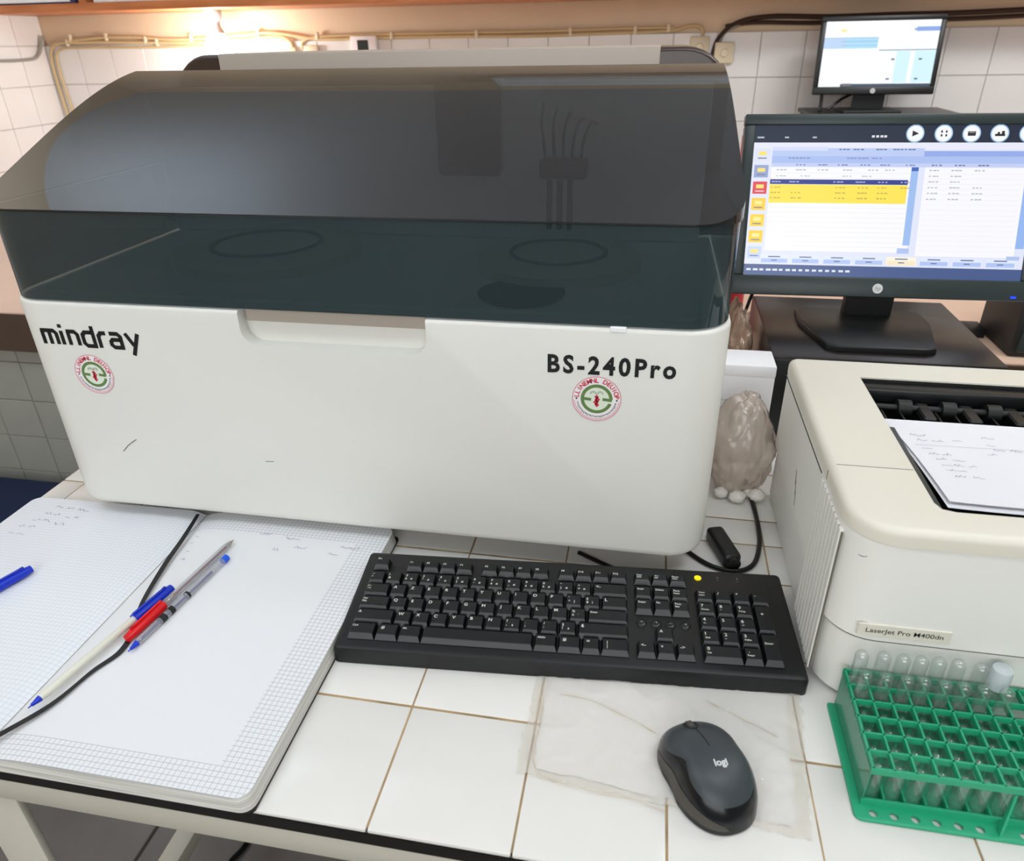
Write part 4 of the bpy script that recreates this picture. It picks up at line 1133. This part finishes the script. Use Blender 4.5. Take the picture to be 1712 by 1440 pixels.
# tubes
def tube_mesh(top):
    r = .0057; pr_ = [(r*.98, 0), (r, top-r)]+[(r*cos(a), top-r+r*sin(a)) for a in [k/6*pi/2 for k in range(1, 6)]]+[(0, top)]
    ri = r-.0008; pi_ = [(0, top-.0012)]+[(ri*cos(a), top-.001-ri+ri*sin(a)) for a in [k/5*pi/2 for k in range(4, 0, -1)]]+[(ri, top-r), (ri*.98, 0)]
    return mesh_from(B().lathe(pr_, 18), 'test_tube', ['glass_tube'], 1.2)
tall, mid, low = tube_mesh(.076), tube_mesh(.068), tube_mesh(.037)
rowname = ['back row', 'second row', 'third row', 'fourth row', 'fifth row', 'front row']
for r in range(6):
    for k in range(8):
        if r == 0 and k == 7: continue
        me = tall if r == 0 else (mid if r == 1 else low)
        o = bpy.data.objects.new('test_tube', me); COL.objects.link(o)
        o.location = (RX0+(k+.5)*CX+random.uniform(-.0006, .0006), RY1-(r+.5)*CY+random.uniform(-.0006, .0006), .0036)
        o.rotation_euler = (random.uniform(-.02, .02), random.uniform(-.02, .02), 0)
        tag(o, f'{"tall " if r < 2 else "short "}clear glass tube, {ORD[k]} from left, {rowname[r]} of the rack', 'tube', 'glass tubes in the green rack')
tc_ = thing('capped_tube', 'tube with milky translucent cap at the back of the green rack', 'tube', (RX0+7.55*CX, RY1-.5*CY, .0036))
Mc = Matrix.Translation((RX0+7.55*CX, RY1-.5*CY, 0))
out('tube_body', B().lathe([(0, .004), (.0056, .008), (.0058, .060), (0, .060)], 18, Mc), 'glass_tube', tc_)
out('tube_cap', B().lathe([(.0066, .056), (.0082, .0565), (.0084, .072), (.0076, .0765), (0, .0775)], 24, Mc), 'cap_clear', tc_)

# ================================================================== CABLES, BAGS, BOX BEHIND
tag(out('power_cable', B().tube(spline([(.24, .30, .003), (.262, .272, .003), (.285, .252, .003), (.312, .246, .003), (.334, .262, .003), (.345, .30, .003), (.348, .34, .003), (.347, .387, .003), (.343, .45, .003)]), .0029, 8), 'cable_black', origin=(.30, .25, 0)), 'black cable looping on the tiles between analyzer and printer', 'cable')
tag(out('keyboard_cable', B().tube(spline([(.13, .252, .003), (.16, .236, .003), (.19, .222, .003), (.215, .2145, .003)]), .0024, 8), 'cable_black', origin=(.16, .236, 0)), 'short black cable between analyzer underside and keyboard back', 'cable')
ad = thing('black_plug', 'black angular plug standing beside the analyzer corner', 'plug', (.298, .28, 0))
Ma = Matrix.Translation((.300, .282, .0)) @ Matrix.Rotation(radians(18), 4, 'Z')
out('plug_body', B().box(-.0105, .0105, -.031, .030, .0003, .020, .005, 3, M=Ma), 'black_plastic', ad)
out('plug_collar', B().lathe([(0, 0), (.008, 0), (.008, .004), (0, .004)], 14, Ma @ Matrix.Translation((0, -.031, .010)) @ Matrix.Rotation(pi/2, 4, 'X')), 'cable_black', ad)

wbx = thing('white_box', 'white carton behind the analyzer and plastic bag', 'box', (.32, .56, 0))
out('carton', B().box(.276, .3695, .505, .562, .0005, .146, .001, 1), 'box_white', wbx)
out('carton_lid', B().box(.275, .3700, .504, .563, .136, .153, .002, 2), 'box_white', wbx)
pbx = B(); text(pbx, '', (0, 0, 0), X, Z, .01)
stroke(pbx, [(.295, .100), (.325, .0995)], .0006, (0, .5035, 0), X, Z); stroke(pbx, [(.295, .085), (.315, .085)], .0005, (0, .5045, 0), X, Z)
out('print_line', pbx, 'cable_grey', wbx, smooth=0)
def crumple(c, dim, seed, amp=.22, sub=5, floor=.0006):
    bm = bmesh.new(); bmesh.ops.create_icosphere(bm, subdivisions=sub, radius=1)
    for v in bm.verts:
        d = v.co.normalized(); q = d*1.7+Vector((seed, 0, 0)); s_ = 1
        for oc, am in ((1, 1), (2.3, .6), (5, .35), (9, .18)): s_ += amp*am*(abs(noise.noise(q*oc))*2-.5)
        p = Vector((d.x*dim[0]/2, d.y*dim[1]/2, d.z*dim[2]/2))*s_
        if d.z > 0: p.x *= 1-.25*d.z**2; p.y *= 1-.25*d.z**2
        v.co = Vector(c)+p
        if v.co.z < floor: v.co.z = floor
    b = B().bm(bm); bm.free(); return b
tag(out('plastic_bag', crumple((.3255, .435, .068), (.092, .10, .150), 3.1, .085), 'bag_film', origin=(.327, .435, 0), smooth=1.0), 'crumpled translucent plastic bag beside the printer', 'bag')
for k, (x, y, r_) in enumerate([(.306, .404, .009), (.326, .396, .010), (.352, .402, .010), (.340, .412, .009), (.316, .416, .009)]):
    nm = ['leftmost white cotton ball at the foot of the plastic bag', 'white cotton ball nearest the front in the plastic bag', 'rightmost white cotton ball in the plastic bag by the printer', 'white cotton ball behind the right one in the plastic bag', 'white cotton ball behind the left one in the plastic bag'][k]
    b = crumple((x, y, r_+.001), (2.2*r_, 2*r_, 1.8*r_), 9+k, .16, 3)
    tag(out('cotton_ball', b, 'cotton', origin=(x, y, 0), smooth=1.5), nm, 'cotton ball', 'cotton balls in the plastic bag')
tag(out('plastic_bag', crumple((.335, .73, .085), (.060, .10, .17), 12.4, .2), 'bag_brown', origin=(.335, .73, 0), smooth=1.0), 'brownish crumpled plastic bag left of the monitor stand', 'bag')
tag(out('monitor_cable', B().tube(spline([(.378, .80, .20), (.362, .78, .165), (.350, .76, .13), (.34, .75, .10)]), .003, 8), 'cable_black', origin=(.36, .78, .12)), 'thin black cable hanging below the large monitor left corner', 'cable')
tw = thing('black_device', 'black device at the right edge beyond the computer case', 'device', (.93, 1.05, 0))
out('device_body', B().box(.875, 1.06, .985, 1.14, .0005, .15, .004, 2), 'black_matte', tw)
out('device_panel', B().box(.885, 1.05, .981, .986, .01, .14, .002, 1), 'monitor_bezel', tw)
tag(out('small_black_box', B().box(.825, .868, 1.08, 1.13, .0005, .020, .003, 2), 'monitor_dark', origin=(.845, 1.1, 0)), 'small flat black item on the peach bench by the black device', 'box')
tag(out('red_bottle', B().lathe([(0, .0005), (.03, .0005), (.03, .30), (.014, .34), (.014, .38), (0, .38)], 20, Matrix.Translation((.362, 1.10, 0))), 'red_plastic', origin=(.362, 1.10, 0)), 'red bottle glimpsed between analyzer lid and large monitor', 'bottle')
tag(out('red_black_cap', B().lathe([(0, .5405), (.02, .5405), (.018, .548), (0, .550)], 18, Matrix.Translation((-.50, .72, -.0)) @ Matrix.Scale(1, 4)), 'red_plastic', origin=(-.5, .72, .5405)), 'small dark red cap on top of the analyzer at left', 'cap') if False else None

# ================================================================== BACK WALL FITTINGS
YW = YB-.012
def wall_cable(name, pts, r, m, label):
    return tag(out(name, B().tube(spline([(x, YW-.004-(q if False else 0), z) for x, z in pts], 6), r, 8), m, origin=(pts[0][0], YW, pts[0][1])), label, 'cable')
wall_cable('wall_cable', [(-2.38, .568), (-2.2, .585), (-2.0, .588), (-1.8, .575), (-1.6, .580), (-1.4, .592), (-1.30, .585), (-1.15, .565), (-.9, .567), (-.6, .566), (-.3, .562), (0, .566), (.2, .570), (.28, .585), (.32, .575), (.322, .545)], .006, 'cable_beige', 'upper beige cable along the back wall')
wall_cable('wall_cable', [(-2.395, .20), (-2.40, .35), (-2.40, .50), (-2.36, .565), (-2.2, .572), (-1.9, .565), (-1.7, .562), (-1.5, .568), (-1.34, .578), (-1.29, .56), (-1.28, .53)], .007, 'cable_beige', 'beige cable turning down at the left corner of the back wall')
wall_cable('wall_cable', [(-1.24, .53), (-1.23, .56), (-1.15, .575), (-.9, .578), (-.6, .578), (-.3, .577), (0, .580), (.22, .580)], .005, 'cable_beige', 'lower-looped beige cable right of the cream socket')
wall_cable('wall_cable', [(-2.36, .20), (-2.37, .35), (-2.375, .48), (-2.35, .545), (-2.2, .552), (-1.9, .549), (-1.6, .551)], .005, 'cable_beige', 'lowest beige cable just above the wall tiles at left')
wall_cable('wall_cable', [(.33, .40), (.36, .47), (.38, .54), (.44, .59), (.55, .608), (.75, .603), (.95, .605), (1.2, .606), (1.5, .615), (1.8, .63)], .008, 'cable_dark', 'upper dark cable right of the cream socket on the back wall')
wall_cable('wall_cable', [(.40, .58), (.5, .590), (.7, .585), (.9, .588), (1.2, .588), (1.5, .597), (1.8, .61)], .007, 'cable_dark', 'lower dark cable along the top of the tiles at right')
wall_cable('wall_cable', [(.37, .30), (.375, .42), (.38, .50), (.40, .56), (.45, .585)], .006, 'cable_grey', 'grey cable dropping down beside the cream socket')
tag(out('wall_cable', B().tube(spline([(XL+.018, 1.2, .515), (XL+.018, 1.7, .512), (XL+.018, 2.2, .513), (XL+.018, 2.5, .512), (XL+.02, 2.58, .53), (XL+.03, 2.62, .60)]), .006, 8), 'cable_grey', origin=(XL+.018, 1.8, .5)), 'grey cable running along the left wall to the corner', 'cable')
for k, (x, z) in enumerate([(-2.30, .572), (-2.28, .590), (-2.11, .590), (-1.93, .576), (-1.88, .567), (-1.72, .580), (-1.42, .592), (-1.17, .577), (-.86, .573), (-.52, .573), (-.16, .573), (.08, .574), (.20, .578)]):
    nm_ = f'cream cable clip, {ORD[min(k, 11)] if k < 12 else "last"} from the left on the back wall'
    tag(out('cable_clip', B().box(x-.006, x+.006, YW-.012, YW+.002, z-.014, z+.014, .003, 2), 'socket_cream', origin=(x, YW, z)), nm_, 'clip', 'cable clips on the back wall')
def socket(x, z, label, w_=.07):
    t = thing('wall_socket', label, 'socket', (x, YW, z))
    out('plate', B().box(x-w_/2, x+w_/2, YW-.018, YW+.001, z-.035, z+.035, .005, 2), 'socket_cream', t)
    out('knob', B().lathe([(0, 0), (.014, 0), (.012, .008), (0, .008)], 16, Matrix.Translation((x, YW-.018, z)) @ Matrix.Rotation(pi/2, 4, 'X')), 'socket_cream', t)
socket(-1.30, .505, 'cream socket below the cables behind the analyzer at left'); socket(-1.20, .510, 'cream socket right of its twin near the glowing lamp', .06)
socket(.315, .515, 'cream socket at the back wall over the analyzer right corner'); socket(.405, .495, 'cream junction box by the grey cable')
tm = thing('wall_timer', 'small white wall timer with grey display', 'timer', (-.975, YW, .52))
out('housing', B().box(-1.03, -.92, YW-.02, YW+.001, .46, .575, .006, 2), 'box_white', tm)
out('display', B().box(-1.00, -.955, YW-.021, YW-.0195, .525, .56, .001, 1), 'monitor_bezel', tm)
sh_ = thing('wall_shelf', 'orange-brown wooden shelf board along the top of the back wall', 'shelf', (-.4, 2.5, .67))
out('board', B().box(XL+.002, 1.6, 2.35, YB-.002, .672, .700, .002, 1), 'shelf_wood', sh_)
out('upright', B().box(-1.985, -1.955, 2.36, YB-.002, .7002, 1.0, .001, 1), 'shelf_wood', sh_)
bd = thing('ring_binder', 'dark blue binder lying at the left end of the shelf', 'binder', (-2.2, 2.45, .70))
out('cover', B().box(-2.42, -2.0, 2.36, 2.62, .7005, .735, .003, 2), 'binder_blue', bd); out('papers', B().box(-2.40, -2.02, 2.357, 2.60, .706, .720), 'paper', bd)
bd = thing('paper_stack', 'stack of white papers right of the shelf divider', 'paper', (-1.6, 2.45, .70))
out('sheets', B().box(-1.93, -1.0, 2.37, 2.62, .7005, .74, .002, 1), 'paper', bd)
# lamp
lp = thing('wall_lamp', 'glowing lamp with grey fitting under the shelf', 'lamp', (-1.54, 2.52, .672))
out('lamp_fitting', B().lathe([(0, .6715), (.034, .6715), (.034, .650), (.022, .632), (.023, .615), (.036, .592), (0, .590)], 20, Matrix.Translation((-1.54, 2.52, 0))), 'lamp_cap', lp)
out('bulb', B().lathe([(0, .475), (.025, .478), (.045, .500), (.052, .53), (.045, .565), (.030, .590), (0, .5895)], 24, Matrix.Translation((-1.54, 2.52, 0))), 'bulb_glow', lp)
pl_ = bpy.data.lights.new('lamp_light', 'POINT'); pl_.energy = 7.5; pl_.color = (1, .98, .96); pl_.shadow_soft_size = .05
po = bpy.data.objects.new('lamp_light', pl_); COL.objects.link(po); po.location = (-1.54, 2.42, .53)
# air conditioner, seen mirrored in the lid
ac = thing('air_conditioner', 'white wall air conditioner near the ceiling, mirrored in the analyzer lid', 'air conditioner', (0.05, YB-.1, 1.72))
out('housing', B().box(-.50, .62, YB-.22, YB-.002, 1.66, 1.93, .02, 3), 'ac_white', ac)
out('louvre', B().box(-.44, .56, YB-.224, YB-.21, 1.68, 1.73, .003, 1), 'logo_silver', ac)

# ================================================================== FLOOR LEVEL, LEFT
st = thing('blue_stool', 'dark blue padded seat on the floor left of the work table', 'stool', (-1.35, .66, ZF))
out('seat', B().box(-1.66, -1.02, .42, .93, -.53, -.45, .03, 3), 'cloth_blue', st)
out('seat_frame', B().box(-1.64, -1.04, .44, .91, -.56, -.53, .005, 1), 'dark_cloth', st)
for lx in (-1.62, -1.06):
    for ly in (.47, .87): out('leg', B().tube([(lx, ly, -.56), (lx, ly, ZF)], .014, 10), 'black_plastic', st)
tag(out('floor_cable', B().tube(spline([(-.47, .42, ZF+.006), (-.485, .33, ZF+.006), (-.489, .276, ZF+.006), (-.500, .24, ZF+.006), (-.49, .18, ZF+.006), (-.52, .10, ZF+.006)]), .005, 8), 'cable_black', origin=(-.49, .25, ZF)), 'black cable on the grey floor under the table', 'cable')
